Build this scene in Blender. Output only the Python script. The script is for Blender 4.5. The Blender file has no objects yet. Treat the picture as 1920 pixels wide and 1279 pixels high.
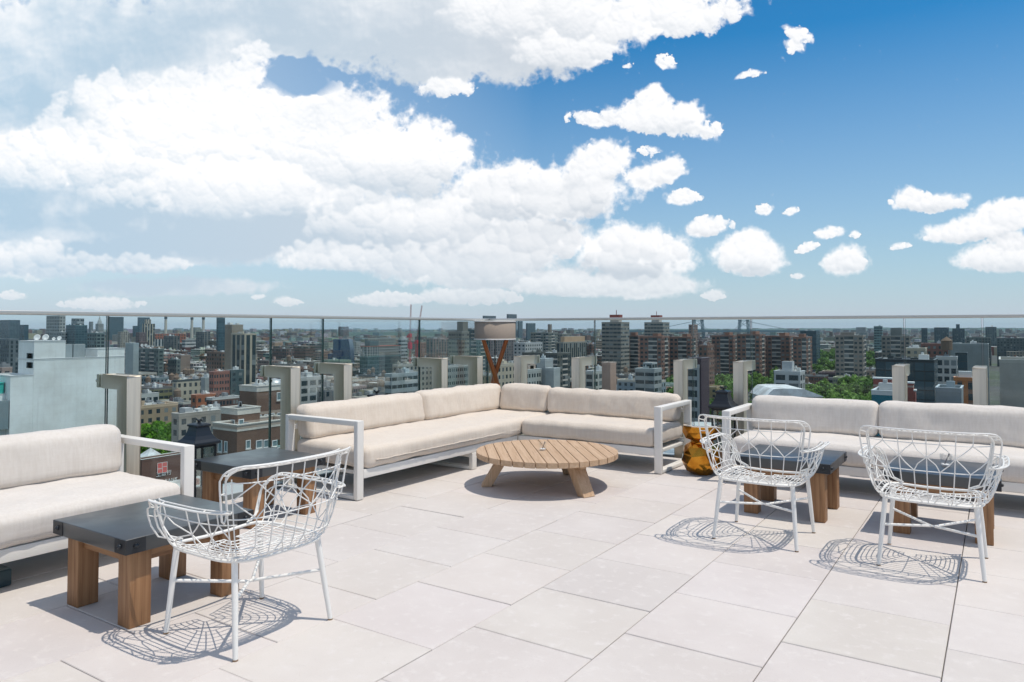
import bpy, bmesh, math, random
import numpy as np
from math import sin, cos, pi, radians, sqrt, atan2
from mathutils import Vector, Matrix, noise

# ------------------------------------------------------------------ camera
# The terrace paving grid is the world grid: 0.61 m slabs, Z up, deck at Z = 0.
F = 1383.3; PYC = 572.0; PITCH = -0.0304; YAW = -0.5841
CX, CY, CZ = 2.65411, -2.47477, 1.372927
_c, _s = cos(YAW), sin(YAW)
VR = Vector((_c, -_s, 0)); VW = Vector((_s, _c, 0))
VF = VW*cos(PITCH) - Vector((0, 0, sin(PITCH)))
VU = Vector((0, 0, cos(PITCH))) + VW*sin(PITCH)
CAM = Vector((CX, CY, CZ))
scn = bpy.context.scene
cd = bpy.data.cameras.new('camera'); cam = bpy.data.objects.new('camera', cd)
scn.collection.objects.link(cam)
m = Matrix((VR, VU, -VF)).transposed().to_4x4(); m.translation = CAM
cam.matrix_world = m
cd.sensor_width = 36; cd.lens = F/1920*36; cd.shift_y = (PYC-639.5)/1920
cd.clip_start = 0.05; cd.clip_end = 60000
scn.camera = cam
scn.render.resolution_x = 1024; scn.render.resolution_y = 682

# ------------------------------------------------------------------ light
SUN = Vector((0.34, 0.13, 1.0)).normalized()
SUN_EL = math.asin(SUN.z); SUN_ROT = atan2(SUN.x, SUN.y)
sd = bpy.data.lights.new('sun', 'SUN'); so = bpy.data.objects.new('sun', sd)
scn.collection.objects.link(so)
HAZE_D = 3.8e-5
sd.energy = 3.2; sd.angle = radians(0.53); sd.color = (1.0, 0.925, 0.82)
so.rotation_euler = SUN.to_track_quat('Z', 'Y').to_euler()
so.location = (0, 0, 60)
scn.view_settings.view_transform = 'Standard'; scn.view_settings.look = 'None'
scn.view_settings.exposure = 0.07; scn.view_settings.gamma = 1.0
scn.cycles.max_bounces = 8; scn.cycles.transparent_max_bounces = 24
scn.cycles.diffuse_bounces = 3; scn.cycles.glossy_bounces = 4
scn.cycles.volume_bounces = 0; scn.cycles.use_denoising = True
scn.cycles.caustics_reflective = False; scn.cycles.caustics_refractive = False
scn.cycles.sample_clamp_indirect = 6

class NT:
    """small node-tree helper"""
    def __init__(s, tree): s.t = tree; s.n = tree.nodes; s.l = tree.links
    def node(s, typ, **kw):
        n = s.n.new(typ)
        for k, v in kw.items(): setattr(n, k, v)
        return n
    def put(s, inp, v):
        if hasattr(v, 'is_output') or isinstance(v, bpy.types.NodeSocket): s.l.new(v, inp)
        elif v is not None:
            try: inp.default_value = v
            except Exception:
                inp.default_value = (v, v, v) if not hasattr(v, '__len__') else tuple(v)+(1,)
    def math(s, op, a, b=None, c=None, clamp=False):
        n = s.node('ShaderNodeMath', operation=op); n.use_clamp = clamp
        s.put(n.inputs[0], a)
        if b is not None: s.put(n.inputs[1], b)
        if c is not None: s.put(n.inputs[2], c)
        return n.outputs[0]
    def vmath(s, op, a, b=None, sc=None):
        n = s.node('ShaderNodeVectorMath', operation=op)
        s.put(n.inputs[0], a)
        if b is not None: s.put(n.inputs[1], b)
        if sc is not None: s.put(n.inputs['Scale'], sc)
        return n.outputs['Value'] if op in ('DOT_PRODUCT', 'LENGTH') else n.outputs['Vector']
    def mix(s, f, a, b, mode='MIX'):
        n = s.node('ShaderNodeMix', data_type='RGBA', blend_type=mode)
        s.put(n.inputs[0], f)
        for i, v in ((6, a), (7, b)):
            if isinstance(v, bpy.types.NodeSocket): s.l.new(v, n.inputs[i])
            else: n.inputs[i].default_value = tuple(v)+(1,) if len(v) == 3 else v
        return n.outputs[2]
    def noise(s, vec, scale, detail=4, rough=.5, dim='3D', dist=0):
        n = s.node('ShaderNodeTexNoise', noise_dimensions=dim)
        if vec is not None: s.l.new(vec, n.inputs['Vector'])
        n.inputs['Scale'].default_value = scale; n.inputs['Detail'].default_value = detail
        n.inputs['Roughness'].default_value = rough; n.inputs['Distortion'].default_value = dist
        return n.outputs['Fac']
    def maprange(s, v, a, b, c=0., d=1., smooth=True):
        n = s.node('ShaderNodeMapRange', interpolation_type='SMOOTHSTEP' if smooth else 'LINEAR')
        s.put(n.inputs[0], v)
        for i, q in zip((1, 2, 3, 4), (a, b, c, d)): s.put(n.inputs[i], q)
        return n.outputs[0]
    def comb(s, x, y, z=0.):
        n = s.node('ShaderNodeCombineXYZ')
        for i, v in enumerate((x, y, z)): s.put(n.inputs[i], v)
        return n.outputs[0]

# ---- cumulus map, computed here: texel = direction (U across, V up) as seen from the terrace
SKX0, SKX1, SKY0, SKY1, SKS = -140, 2060, -70, 614, 1.25
def cloud_map():
    W, H = int((SKX1-SKX0)/SKS), int((SKY1-SKY0)/SKS)
    X, Y = np.meshgrid(SKX0+(np.arange(W)+.5)*SKS, SKY1-(np.arange(H)+.5)*SKS)   # row 0 = horizon
    rng = np.random.RandomState(11); tab = rng.rand(256, 256)
    def vn(x, y):
        xi = np.floor(x).astype(int); yi = np.floor(y).astype(int); fx = x-xi; fy = y-yi
        fx = fx*fx*fx*(fx*(fx*6-15)+10); fy = fy*fy*fy*(fy*(fy*6-15)+10)
        a = tab[yi & 255, xi & 255]; b = tab[yi & 255, (xi+1) & 255]
        c = tab[(yi+1) & 255, xi & 255]; d = tab[(yi+1) & 255, (xi+1) & 255]
        return (a*(1-fx)+b*fx)*(1-fy)+(c*(1-fx)+d*fx)*fy
    def fbm(x, y, s, o, g=.5, bil=False):
        t = 0; n = 0; a = 1.
        for k in range(o):
            v = vn(x/s+17.3*k+5, y/s+9.1*k+3)
            if bil: v = 1-np.abs(2*v-1)
            t = t+a*v; n += a; a *= g; s /= 2.03
            x, y = x*.8+y*.6, -x*.6+y*.8
        return t/n
    # perspective: puffs shrink towards the horizon
    wx = (fbm(X, Y, 90, 4)-.5)*70+(fbm(X+900, Y, 26, 4)-.5)*26
    wy = (fbm(X, Y+700, 90, 4)-.5)*46+(fbm(X+300, Y+500, 26, 4)-.5)*22
    near = np.clip((560-Y)/300, .35, 1)
    def blobs(L):
        o = np.full(X.shape, -9.)
        for (cx, cy, rx, ry, *a) in L:
            k = min(1, .25+min(rx*.7, ry)/40)*near
            px, py = X+wx*k-cx, Y+wy*k-cy
            if a:
                t = np.radians(a[0]); px, py = px*np.cos(t)-py*np.sin(t), px*np.sin(t)+py*np.cos(t)
            py = np.where(py > 0, py*1.35, py*.92)          # flat bases, domed tops
            d = (1-np.sqrt((px/rx)**2+(py/ry)**2))*min(1, .42+min(rx, ry)/70)
            o = np.maximum(o, d)+.04*np.exp(-8*np.abs(o-d))
        return o
    WHITE = [(330,225,330,120),(120,300,240,80),(560,240,200,105,-12),(700,300,190,85,-10),(440,360,330,70),(760,420,240,55),(460,130,60,40),(580,180,70,50),(850,290,40,30),
     (1000,370,190,62),(1125,315,60,52),(1130,285,34,26),(1240,325,56,30,20),(60,490,130,46),(230,495,150,26),(640,480,150,40),(870,490,200,62),(1010,450,100,52),(1190,480,116,58),(1190,535,130,30),
     (470,92,46,24),(1000,20,220,66),(1240,30,185,50,8),(840,160,66,24),(1050,85,140,44),(190,570,100,16),(730,562,90,20),(880,556,120,24),(1050,535,120,30),(20,555,30,12),
     (1230,225,112,34,-6),(1218,194,38,34),(1105,220,50,17,-8),(1330,240,34,20),(1285,368,38,20),(1332,424,56,26,6),(1408,488,70,42),(1410,460,40,34),(1588,494,46,32),(1557,436,34,16,5),
     (1745,380,84,26),(1712,368,34,20),(1830,432,110,28,8),(1895,408,66,30),(1880,490,92,32),(1900,455,60,24),(1502,60,34,18,-20),(1498,82,20,22),(1432,391,18,14),(1486,395,20,11,15),(1250,108,20,16),(540,567,32,12),(1338,556,28,14),(1412,137,34,9,10),
     (1218,280,20,12),(906,340,18,12),(1495,518,14,8),(1515,465,26,12,20),(1690,462,26,9,10),(1605,440,12,9),(485,556,16,7),(1180,118,12,5)]
    GREY = [(640,40,560,98),(120,110,360,130),(60,210,220,80),(860,110,220,66),(560,215,120,42),(250,450,440,66),(60,400,280,70),(560,425,330,42),(760,455,190,30),(330,540,190,20),(950,530,150,20)]
    wd, gd = blobs([b for b in WHITE if b[3] >= 28]), blobs(GREY); ws = blobs([b for b in WHITE if b[3] < 28]); wd = np.maximum(wd, ws-.17)
    det = fbm(X, Y, 34, 6, .56, True)-.55
    fin = fbm(X+40, Y+90, 9, 4, .6)-.5
    base = np.maximum(wd, gd)
    small = np.clip(1-base*0, 0, 1)
    d = base+det*.46*near**.5+fin*.20+(fbm(X+77, Y+31, 19, 3, .55)-.5)*.24*near**.5
    hx, hy = (X-548+wx*.7), (Y-137+wy*.7); hx, hy = hx*np.cos(.13)+hy*np.sin(.13), -hx*np.sin(.13)+hy*np.cos(.13)
    hole = 1-np.sqrt((hx/118)**2+(hy/40)**2)
    d = d-np.clip(hole*1.5, 0, 1)
    hx, hy = (X-600+wx)/34, (Y-155+wy)/20; d = d-np.clip((1-np.sqrt(hx*hx+hy*hy)), 0, 1)*.6
    wisp = fbm(X*.6+Y*.35, Y*1.2, 15, 5, .62)
    a = np.clip((d+.10)/.34, 0, 1); a = a*a*(3-2*a); a = np.clip(a*(1+.6*(wisp-.5)*(1-a)*2), 0, 1)
    # thickness, then light marched in from above and to the right
    dl = fbm(X, Y, 40, 3, .5, True)-.55; dl2 = fbm(X+11, Y+5, 16, 3, .5, True)-.55
    th = np.clip(base+dl*.5+.06, 0, .45)
    def sh(t, dx, dy):
        o = np.zeros_like(t); H_, W_ = t.shape
        o[:H_-dy, :W_-dx] = t[dy:, dx:]; return o
    acc = sum(sh(th, int(k*.5), k)*wg for k, wg in ((2, .5), (5, .8), (10, 1.), (18, 1.2), (28, 1.4), (42, 1.4)))
    lit = np.exp(-acc*.62)
    t2 = dl*.6+dl2*.22
    r = (t2-sh(t2, 3, 6))*1.0
    bias = np.clip(wd-gd, -.35, .35)
    L = .44+lit*.60+bias*.85+r*(.35+.6*np.clip((wd-gd)*3+.5, 0, 1))+(fbm(X, Y, 120, 4)-.5)*.5+(fbm(X*.7, Y*1.5, 46, 4)-.5)*.35
    core_ = core = np.clip(1.1-np.sqrt(((X-430)/500)**2+((Y-265)/115)**2), 0, 1)
    L = L+core*.55+.06*np.clip((X-900)/300, 0, 1)
    SH = [(735,345,200,26,.5),(1010,425,190,20,.75),(880,474,230,20,.6),(650,440,160,22,.6),(1190,510,120,12,.7),(1150,388,110,20,.5),(900,562,170,16,.4),(620,215,150,38,.55),(1080,108,140,26,.35),
      (200,476,160,16,.8),(250,520,180,18,.8),(1405,512,70,10,.6),(1590,512,46,8,.6),(1745,394,84,7,.6),(1840,452,110,8,.6),(1885,508,90,10,.5),(1215,247,120,9,.45),(1334,437,54,6,.5),(1050,505,130,10,.5),(1060,560,110,12,.4),(720,580,90,8,.5),
      (150,395,240,26,.55),(400,440,240,24,.5),(60,505,130,14,.5),(640,512,150,12,.6),(330,330,280,20,.3),(700,60,300,40,.25),(250,90,200,50,.25),(60,220,150,40,.3),(1200,470,60,8,.4),(1020,350,120,10,.3),(1160,340,70,8,.35),(960,395,70,8,.35)]
    HI = [(280,420,60,18,.35),(120,385,90,14,.35),(340,480,60,12,.5),(140,455,90,14,.4),(330,505,70,8,.5),(420,70,60,26,.4),(60,60,120,40,.35),(450,250,200,40,.3)]
    for LST, sg in ((SH, -1), (HI, 1)):
        for (cx, cy, rx, ry, k) in LST:
            q = ((X+wx*.7-cx)/rx)**2+((Y+wy*.7-cy)/(ry*1.5))**2
            L = L+sg*k*np.exp(-q*1.3)*(.75+.9*(fbm(X+cx, Y, 30, 3)-.4))
    L = np.clip(L, 0, 1.0); L = L*L*(3-2*L)*.5+L*.5
    # ---- billows: every cumulus is a heap of puffs; their relief is lit by the sun
    HM = np.full(X.shape, -1e3); CV = np.zeros(X.shape); BS = np.zeros(X.shape)
    jx = (fbm(X+50, Y+20, 24, 5, .6)-.5)*26*near+(fbm(X+5, Y+9, 7, 3, .6)-.5)*7*near; jy = (fbm(X+510, Y+220, 24, 5, .6)-.5)*20*near+(fbm(X+95, Y+49, 7, 3, .6)-.5)*6*near
    Xj, Yj = X+jx, Y+jy
    rg = np.random.RandomState(5)
    for (cx, cy, rx, ry, *a_) in WHITE:
        sm = min(rx*.6, ry); rb = float(np.clip(.52*sm, 3.2, 34))*(.72+.28*np.clip((560-cy)/300, 0, 1))
        n = int(np.clip(5.5*rx*ry/(rb*rb), 9, 420)); t = np.radians(a_[0]) if a_ else 0
        for k in range(n):
            q = np.sqrt(rg.rand())*.90; ph = rg.rand()*2*np.pi; ux, uy = q*np.cos(ph), q*np.sin(ph)
            if uy > .45: uy = .45+.25*(uy-.45)          # flat base (y runs down)
            if sm < 40: ux = ux*1.05; uy = uy*(1-.55*abs(ux))
            r = rb*(.42+.75*rg.rand()**1.4)*(1-.45*q*q)
            px, py = ux*rx*.92, uy*ry*.92
            px, py = px*np.cos(-t)-py*np.sin(-t), px*np.sin(-t)+py*np.cos(-t)
            px += cx; py += cy
            i0 = int((SKY1-(py+r*1.5+14)-0)/SKS); i1 = int((SKY1-(py-r*1.5-14))/SKS)+1; j0 = int((px-r*1.5-14-SKX0)/SKS); j1 = int((px+r*1.5+14-SKX0)/SKS)+1
            i0, i1, j0, j1 = max(i0, 0), min(i1, H), max(j0, 0), min(j1, W)
            if i1 <= i0 or j1 <= j0: continue
            xx, yy = Xj[i0:i1, j0:j1]-px, Yj[i0:i1, j0:j1]-py
            d2 = (xx*xx+yy*yy*1.1)/(r*r)
            h = r*np.sqrt(np.clip(1-d2, 0, 1))+rb*(.9*(1-q*q)+.5*rg.rand())-(1e3)*(d2 >= 1)
            sl = HM[i0:i1, j0:j1]; bs = BS[i0:i1, j0:j1]
            m_ = h > sl; sl[m_] = h[m_]; bs[m_] = (uy*.5+.5)*np.clip(sm/60, .55, 1.2)
            c = np.clip((1.30-np.sqrt(d2))/.62, 0, 1); cv = CV[i0:i1, j0:j1]; cv[:] = cv+(1-cv)*c*c*.72
    ok = HM > -500; hm = np.where(ok, HM, 0)
    def blur(A, n):
        for _ in range(n):
            A = (A+np.roll(A, 1, 0)+np.roll(A, -1, 0)+np.roll(A, 1, 1)+np.roll(A, -1, 1))/5
        return A
    wgt = blur(ok*1., 3); hb = blur(hm, 3)/np.maximum(wgt, .05)
    bsb = blur(np.where(ok, BS, 0), 14)/np.maximum(blur(ok*1., 14), .05)
    hb = hb+(fbm(X, Y, 12, 4, .55)-.5)*7*near
    gY = np.zeros_like(hb); gX = np.zeros_like(hb); gY[1:-1] = (hb[2:]-hb[:-2])/(2*SKS); gX[:, 1:-1] = (hb[:, 2:]-hb[:, :-2])/(2*SKS)
    inv = 1/np.sqrt(1+gX**2+gY**2)
    gX = gX*.8; gY = gY*.8; nl = (-gX*.30-gY*.80+.50)*inv
    BL = .60+.43*np.clip(blur(nl, 1), -.5, 1)-.50*np.clip(bsb-.30, 0, 1)*1.25
    BL = BL+core_*.60+(fbm(X, Y, 90, 3)-.5)*.16
    BL = BL-sum(.55*k*np.exp(-1.3*(((X+wx*.7-cx)/rx)**2+((Y+wy*.7-cy)/(ry*1.5))**2)) for (cx, cy, rx, ry, k) in SH)
    er = fbm(X+31, Y+77, 13, 5, .62)-.5
    ab = np.clip((CV+er*1.15-.30)/.66, 0, 1); ab = ab*ab*(3-2*ab)
    inside = np.clip((blur(CV, 5)-.72)/.25, 0, 1); ab = np.maximum(ab, inside*(CV > .5))
    ab = ab*(1-np.clip(hole*2.2, 0, 1))
    mb_ = blur(ab, 2)*.88; L = L*(1-mb_)+np.clip(BL+.03, 0, 1.03)*mb_; a = np.maximum(a, ab*(1-.0*a))
    g0 = np.array([.45, .61, .75]); g1 = np.array([1.0, 1.0, 1.01])
    left = np.clip((1000-X)/1000, 0, 1)[..., None]
    grey = np.array([.60, .655, .72])*(1-left)+g0*left
    L = L[..., None]**1.0
    rgb = grey*(1-L)+g1*L
    lowh = np.clip((Y-470)/150, 0, 1)[..., None]
    rgb = rgb*(1-.45*lowh)+np.array([.68, .69, .74])*.45*lowh
    a = a*(1-.5*lowh[..., 0])
    e = np.clip(np.minimum(X-SKX0, SKX1-X)/60, 0, 1)*np.clip((Y-SKY0)/40, 0, 1)
    veil = .58*np.clip((1000-X)/1000, 0, 1)**.8*np.clip((640-Y)/200, .3, 1)
    a2_ = a+(1-a)*veil; rgb = (rgb*a[..., None]+np.array([.74, .87, .97])*((1-a)*veil)[..., None])/np.maximum(a2_, 1e-4)[..., None]; a = a2_
    img = np.zeros((H, W, 4), np.float32); img[..., :3] = np.clip(rgb, 0, 1.2); img[..., 3] = a*e
    return W, H, img


# ------------------------------------------------------------------ sky: clear-sky model plus cumulus placed by compass direction and height
w = bpy.data.worlds.new('World'); scn.world = w; w.use_nodes = True
N = NT(w.node_tree); N.n.clear()
SKY_K = 0.096; SKYTINT = (.31, 1.04, 1.22)
sky = N.node('ShaderNodeTexSky', sky_type='NISHITA'); sky.sun_disc = False
sky.sun_elevation = SUN_EL; sky.sun_rotation = SUN_ROT; sky.altitude = 80
sky.air_density = 1.0; sky.dust_density = 0.4; sky.ozone_density = 2.2
geo = N.node('ShaderNodeTexCoord').outputs['Generated']
dn = N.vmath('NORMALIZE', geo)
fw = N.math('MAXIMUM', N.vmath('DOT_PRODUCT', dn, tuple(VW)), 0.02)
rt = N.vmath('DOT_PRODUCT', dn, tuple(VR))
sx = N.node('ShaderNodeSeparateXYZ'); N.l.new(dn, sx.inputs[0])
U = N.math('DIVIDE', rt, fw); V = N.math('DIVIDE', sx.outputs[2], fw)
IW, IH, IM = cloud_map()
img = bpy.data.images.new('cloud_map', IW, IH, alpha=True, float_buffer=True)
img.colorspace_settings.name = 'Non-Color'; img.alpha_mode = 'CHANNEL_PACKED'
img.pixels.foreach_set(IM.ravel()); img.update()
tu = N.math('MULTIPLY_ADD', U, F/(SKX1-SKX0), (960-SKX0)/(SKX1-SKX0))
tv = N.math('MULTIPLY', V, F/(SKY1-SKY0))
ti = N.node('ShaderNodeTexImage', image=img, extension='CLIP', interpolation='Linear')
N.l.new(N.comb(tu, tv), ti.inputs['Vector'])
front = N.maprange(fw, .10, .25)
a1 = N.math('MULTIPLY', ti.outputs['Alpha'], front)
# loose cumulus over the rest of the sky, so it is whole all round
wide = N.noise(N.vmath('MULTIPLY', dn, (1, 1, 2.2)), 3.1, 6, .6)
beside = N.maprange(N.math('ABSOLUTE', U), .80, 1.0)
over = N.maprange(V, .50, .62)
rest = N.math('MAXIMUM', N.math('MAXIMUM', beside, over), N.maprange(fw, .25, .10))
a2 = N.math('MULTIPLY', N.math('MULTIPLY', N.maprange(wide, .46, .60), rest), N.maprange(sx.outputs[2], .0, .1))
skyc = N.vmath('SCALE', sky.outputs[0], None, SKY_K)
hsv = N.node('ShaderNodeHueSaturation'); N.l.new(skyc, hsv.inputs['Color'])
hsv.inputs['Saturation'].default_value = 1.2; hsv.inputs['Value'].default_value = 1.0
sk = N.mix(1.0, hsv.outputs[0], SKYTINT, 'MULTIPLY')
hz = N.math('POWER', N.maprange(N.math('ABSOLUTE', sx.outputs[2]), 0.0, .36, smooth=False), .66)
sk = N.mix(hz, (.56, .60, .69), sk)          # pale air towards the horizon
col = N.mix(a1, N.mix(a2, sk, (.93, .91, .90)), ti.outputs['Color'])
bg = N.node('ShaderNodeBackground'); N.l.new(col, bg.inputs['Color']); bg.inputs['Strength'].default_value = 1.0
wo = N.node('ShaderNodeOutputWorld'); N.l.new(bg.outputs[0], wo.inputs['Surface'])
w.cycles.sampling_method = 'MANUAL'; w.cycles.sample_map_resolution = 512

# ------------------------------------------------------------------ helpers
COL = scn.collection
def link(o, parent=None):
    COL.objects.link(o)
    if parent is not None: o.parent = parent
    return o
def tag(o, label=None, cat=None, group=None, kind=None):
    if label: o['label'] = label
    if cat: o['category'] = cat
    if group: o['group'] = group
    if kind: o['kind'] = kind
    return o
def thing(name, label, cat, loc=(0, 0, 0), rz=0, group=None):
    o = bpy.data.objects.new(name, None); link(o); o.location = loc; o.rotation_euler.z = rz
    o.empty_display_size = .1
    return tag(o, label, cat, group)
def copy_tree(o, parent=None):
    c = o.copy(); COL.objects.link(c); c.parent = parent
    for ch in list(o.children): copy_tree(ch, c)
    return c

class MB:
    def __init__(s): s.v = []; s.f = []; s.mi = []; s.uv = []; s.sm = []; s.col = []
    def add(s, vs, fs, mi=0, uvs=None, smooth=False, col=None):
        b = len(s.v); s.v += [tuple(p) for p in vs]
        for i, f in enumerate(fs):
            s.f.append(tuple(b+k for k in f)); s.mi.append(mi); s.sm.append(smooth)
            s.uv.append(uvs[i] if uvs else None); s.col.append(col)
        return s
    def box(s, x0, x1, y0, y1, z0, z1, mi=0, M=None, col=None):
        vs = [Vector(p) for p in ((x0,y0,z0),(x1,y0,z0),(x1,y1,z0),(x0,y1,z0),(x0,y0,z1),(x1,y0,z1),(x1,y1,z1),(x0,y1,z1))]
        if M is not None: vs = [M @ p for p in vs]
        return s.add(vs, [(0,3,2,1),(4,5,6,7),(0,1,5,4),(1,2,6,5),(2,3,7,6),(3,0,4,7)], mi, col=col)
    def prism(s, pts, z0, z1, mi=0):
        n = len(pts); vs = [(x, y, z0) for x, y in pts]+[(x, y, z1) for x, y in pts]
        fs = [tuple(range(n))[::-1], tuple(range(n, 2*n))]+[(i, (i+1) % n, n+(i+1) % n, n+i) for i in range(n)]
        return s.add(vs, fs, mi)
    def tube(s, pts, r, n=6, closed=False, mi=0, caps=True):
        pts = [Vector(p) for p in pts]; m = len(pts)
        rr = r if hasattr(r, '__len__') else [r]*m
        vs = []; prev = None
        for i, p in enumerate(pts):
            if closed: t = pts[(i+1) % m]-pts[i-1]
            else: t = pts[min(i+1, m-1)]-pts[max(i-1, 0)]
            t.normalize()
            if prev is None: a = t.orthogonal().normalized()
            else:
                a = prev-t*prev.dot(t)
                a = a.normalized() if a.length > 1e-6 else t.orthogonal().normalized()
            prev = a; b = t.cross(a)
            for k in range(n):
                q = 2*pi*k/n; vs.append(p+(a*cos(q)+b*sin(q))*rr[i])
        fs = []
        for i in range(m if closed else m-1):
            j = (i+1) % m
            for k in range(n): fs.append((i*n+k, i*n+(k+1) % n, j*n+(k+1) % n, j*n+k))
        s.add(vs, fs, mi, smooth=True)
        if caps and not closed:
            s.add(vs[:n], [tuple(range(n))[::-1]], mi); s.add(vs[-n:], [tuple(range(n))], mi)
        return s
    def lathe(s, prof, n=24, c=(0, 0), mi=0, smooth=True, jit=None):
        vs = []; m = len(prof)
        for i, (r, z) in enumerate(prof):
            for k in range(n):
                q = 2*pi*k/n; vs.append((c[0]+r*cos(q), c[1]+r*sin(q), z))
        fs = [(i*n+k, i*n+(k+1) % n, (i+1)*n+(k+1) % n, (i+1)*n+k) for i in range(m-1) for k in range(n)]
        s.add(vs, fs, mi, smooth=smooth)
        s.add([vs[k] for k in range(n)], [tuple(range(n))[::-1]], mi); s.add([vs[(m-1)*n+k] for k in range(n)], [tuple(range(n))], mi)
        return s
    def build(s, name, mats, parent=None, bevel=0, seg=1, weld=False):
        me = bpy.data.meshes.new(name); me.from_pydata(s.v, [], s.f)
        for mt in (mats if isinstance(mats, (list, tuple)) else [mats]): me.materials.append(mt)
        me.polygons.foreach_set('material_index', s.mi); me.polygons.foreach_set('use_smooth', s.sm)
        if any(u is not None for u in s.uv):
            ul = me.uv_layers.new(name='UVMap'); k = 0; flat = []
            for f, u in zip(s.f, s.uv):
                for j in range(len(f)): flat += list(u[j]) if u is not None else [0, 0]
            ul.data.foreach_set('uv', flat)
        if any(c is not None for c in s.col):
            ca = me.color_attributes.new('tone', 'FLOAT_COLOR', 'CORNER'); flat = []
            for f, c in zip(s.f, s.col): flat += (list(c or (.5, .5, .5))+[1])*len(f)
            ca.data.foreach_set('color', flat)
        if bevel or weld:
            bm = bmesh.new(); bm.from_mesh(me)
            if weld: bmesh.ops.remove_doubles(bm, verts=bm.verts, dist=1e-5)
            if bevel:
                ed = [e for e in bm.edges if len(e.link_faces) == 2 and e.calc_face_angle(0) > .5]
                bmesh.ops.bevel(bm, geom=ed, offset=bevel, segments=seg, profile=.6, affect='EDGES', clamp_overlap=True)
            bm.to_mesh(me); bm.free()
            if bevel and seg > 1:
                me.polygons.foreach_set('use_smooth', [True]*len(me.polygons))
        me.validate(); me.update()
        o = bpy.data.objects.new(name, me); link(o, parent)
        return o

# ------------------------------------------------------------------ materials
def mat(name, base=(.5, .5, .5), rough=.6, metal=0., spec=.5, fn=None):
    m = bpy.data.materials.new(name); m.use_nodes = True
    n = NT(m.node_tree); b = n.n['Principled BSDF']
    b.inputs['Base Color'].default_value = tuple(base)+(1,); b.inputs['Roughness'].default_value = rough
    b.inputs['Metallic'].default_value = metal; b.inputs['Specular IOR Level'].default_value = spec
    if fn: fn(n, b)
    return m
def objc(n): return n.node('ShaderNodeTexCoord').outputs['Object']
def posc(n): return n.node('ShaderNodeNewGeometry').outputs['Position']
def bump(n, b, h, st, dist=.002):
    u = n.node('ShaderNodeBump'); u.inputs['Strength'].default_value = st; u.inputs['Distance'].default_value = dist
    n.l.new(h, u.inputs['Height']); n.l.new(u.outputs[0], b.inputs['Normal'])
def f_paver(n, b):
    p = posc(n); at = n.node('ShaderNodeAttribute', attribute_name='tone').outputs['Color']
    big = n.noise(p, 1.3, 5, .6); fin = n.noise(p, 160, 3, .7); mid = n.noise(p, 14, 5, .65)
    c = n.mix(n.maprange(big, .35, .68), (.580, .530, .500), (.63, .583, .552))
    c = n.mix(1., c, at, 'MULTIPLY')
    c = n.mix(n.maprange(mid, .5, .78), c, (.66, .615, .585))
    c = n.mix(n.math('MULTIPLY', n.maprange(fin, .60, .80), .35), c, (.72, .69, .67))
    c = n.mix(n.math('MULTIPLY', n.maprange(fin, .42, .28), .25), c, (.33, .29, .27))
    st = n.noise(p, 5.2, 6, .75, dist=1.4)
    c = n.mix(n.math('MULTIPLY', n.maprange(st, .60, .80), .30), c, (.47, .40, .345))
    sc2 = n.noise(n.vmath('MULTIPLY', p, (1, 1.6, 1)), 2.1, 7, .72, dist=2.5)
    c = n.mix(n.math('MULTIPLY', n.maprange(sc2, .56, .70), .16), c, (.50, .455, .43))
    n.l.new(c, b.inputs['Base Color']); bump(n, b, fin, .35, .0012)
M_PAVER = mat('concrete_paver', rough=.78, spec=.3, fn=f_paver)
M_DARK = mat('shadow_gap', (.02, .02, .022), .9)
M_MEMB = mat('roof_membrane', (.06, .06, .06), .9)
def f_coat(n, b):
    p = objc(n); s = n.noise(p, 3, 4, .6)
    n.l.new(n.mix(n.maprange(s, .3, .8), (.79, .765, .72), (.74, .71, .665)), b.inputs['Base Color'])
    bump(n, b, n.noise(p, 400, 2), .06, .001)
M_WHITE = mat('white_powder_coat', rough=.42, fn=f_coat)
M_WIRE = mat('white_painted_wire', (.80, .785, .75), .35)
def fab(c0, c1):
    def f(n, b):
        p = objc(n)
        st = n.noise(n.vmath('MULTIPLY', p, (60, 60, 5)), 1, 4, .6)
        st2 = n.noise(n.vmath('MULTIPLY', p, (8, 8, 90)), 1, 3, .6)
        bl = n.noise(p, 2.2, 3, .5)
        c = n.mix(n.maprange(n.math('ADD', n.math('MULTIPLY', st, .7), n.math('MULTIPLY', st2, .3)), .36, .64), c0, c1)
        c = n.mix(n.math('MULTIPLY', n.maprange(bl, .45, .75), .3), c, tuple(x*.92 for x in c0))
        n.l.new(c, b.inputs['Base Color'])
        w1 = n.node('ShaderNodeTexWave', wave_type='BANDS', bands_direction='Z'); n.l.new(p, w1.inputs[0]); w1.inputs['Scale'].default_value = 260
        w2 = n.node('ShaderNodeTexWave', wave_type='BANDS', bands_direction='DIAGONAL'); n.l.new(p, w2.inputs[0]); w2.inputs['Scale'].default_value = 200
        h = n.math('ADD', n.math('MULTIPLY', n.math('ADD', w1.outputs['Fac'], w2.outputs['Fac']), .2), n.noise(n.vmath('MULTIPLY', p, (26, 26, 7)), 1, 4, .6))
        bump(n, b, h, .5, .004)
        b.inputs['Sheen Weight'].default_value = .25; b.inputs['Sheen Roughness'].default_value = .5
    return f
M_CREAM = mat('cream_canvas', rough=.92, spec=.15, fn=fab((.69, .595, .50), (.735, .65, .56)))
M_LINEN = mat('oatmeal_linen', rough=.92, spec=.15, fn=fab((.69, .63, .57), (.745, .69, .635)))
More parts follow.
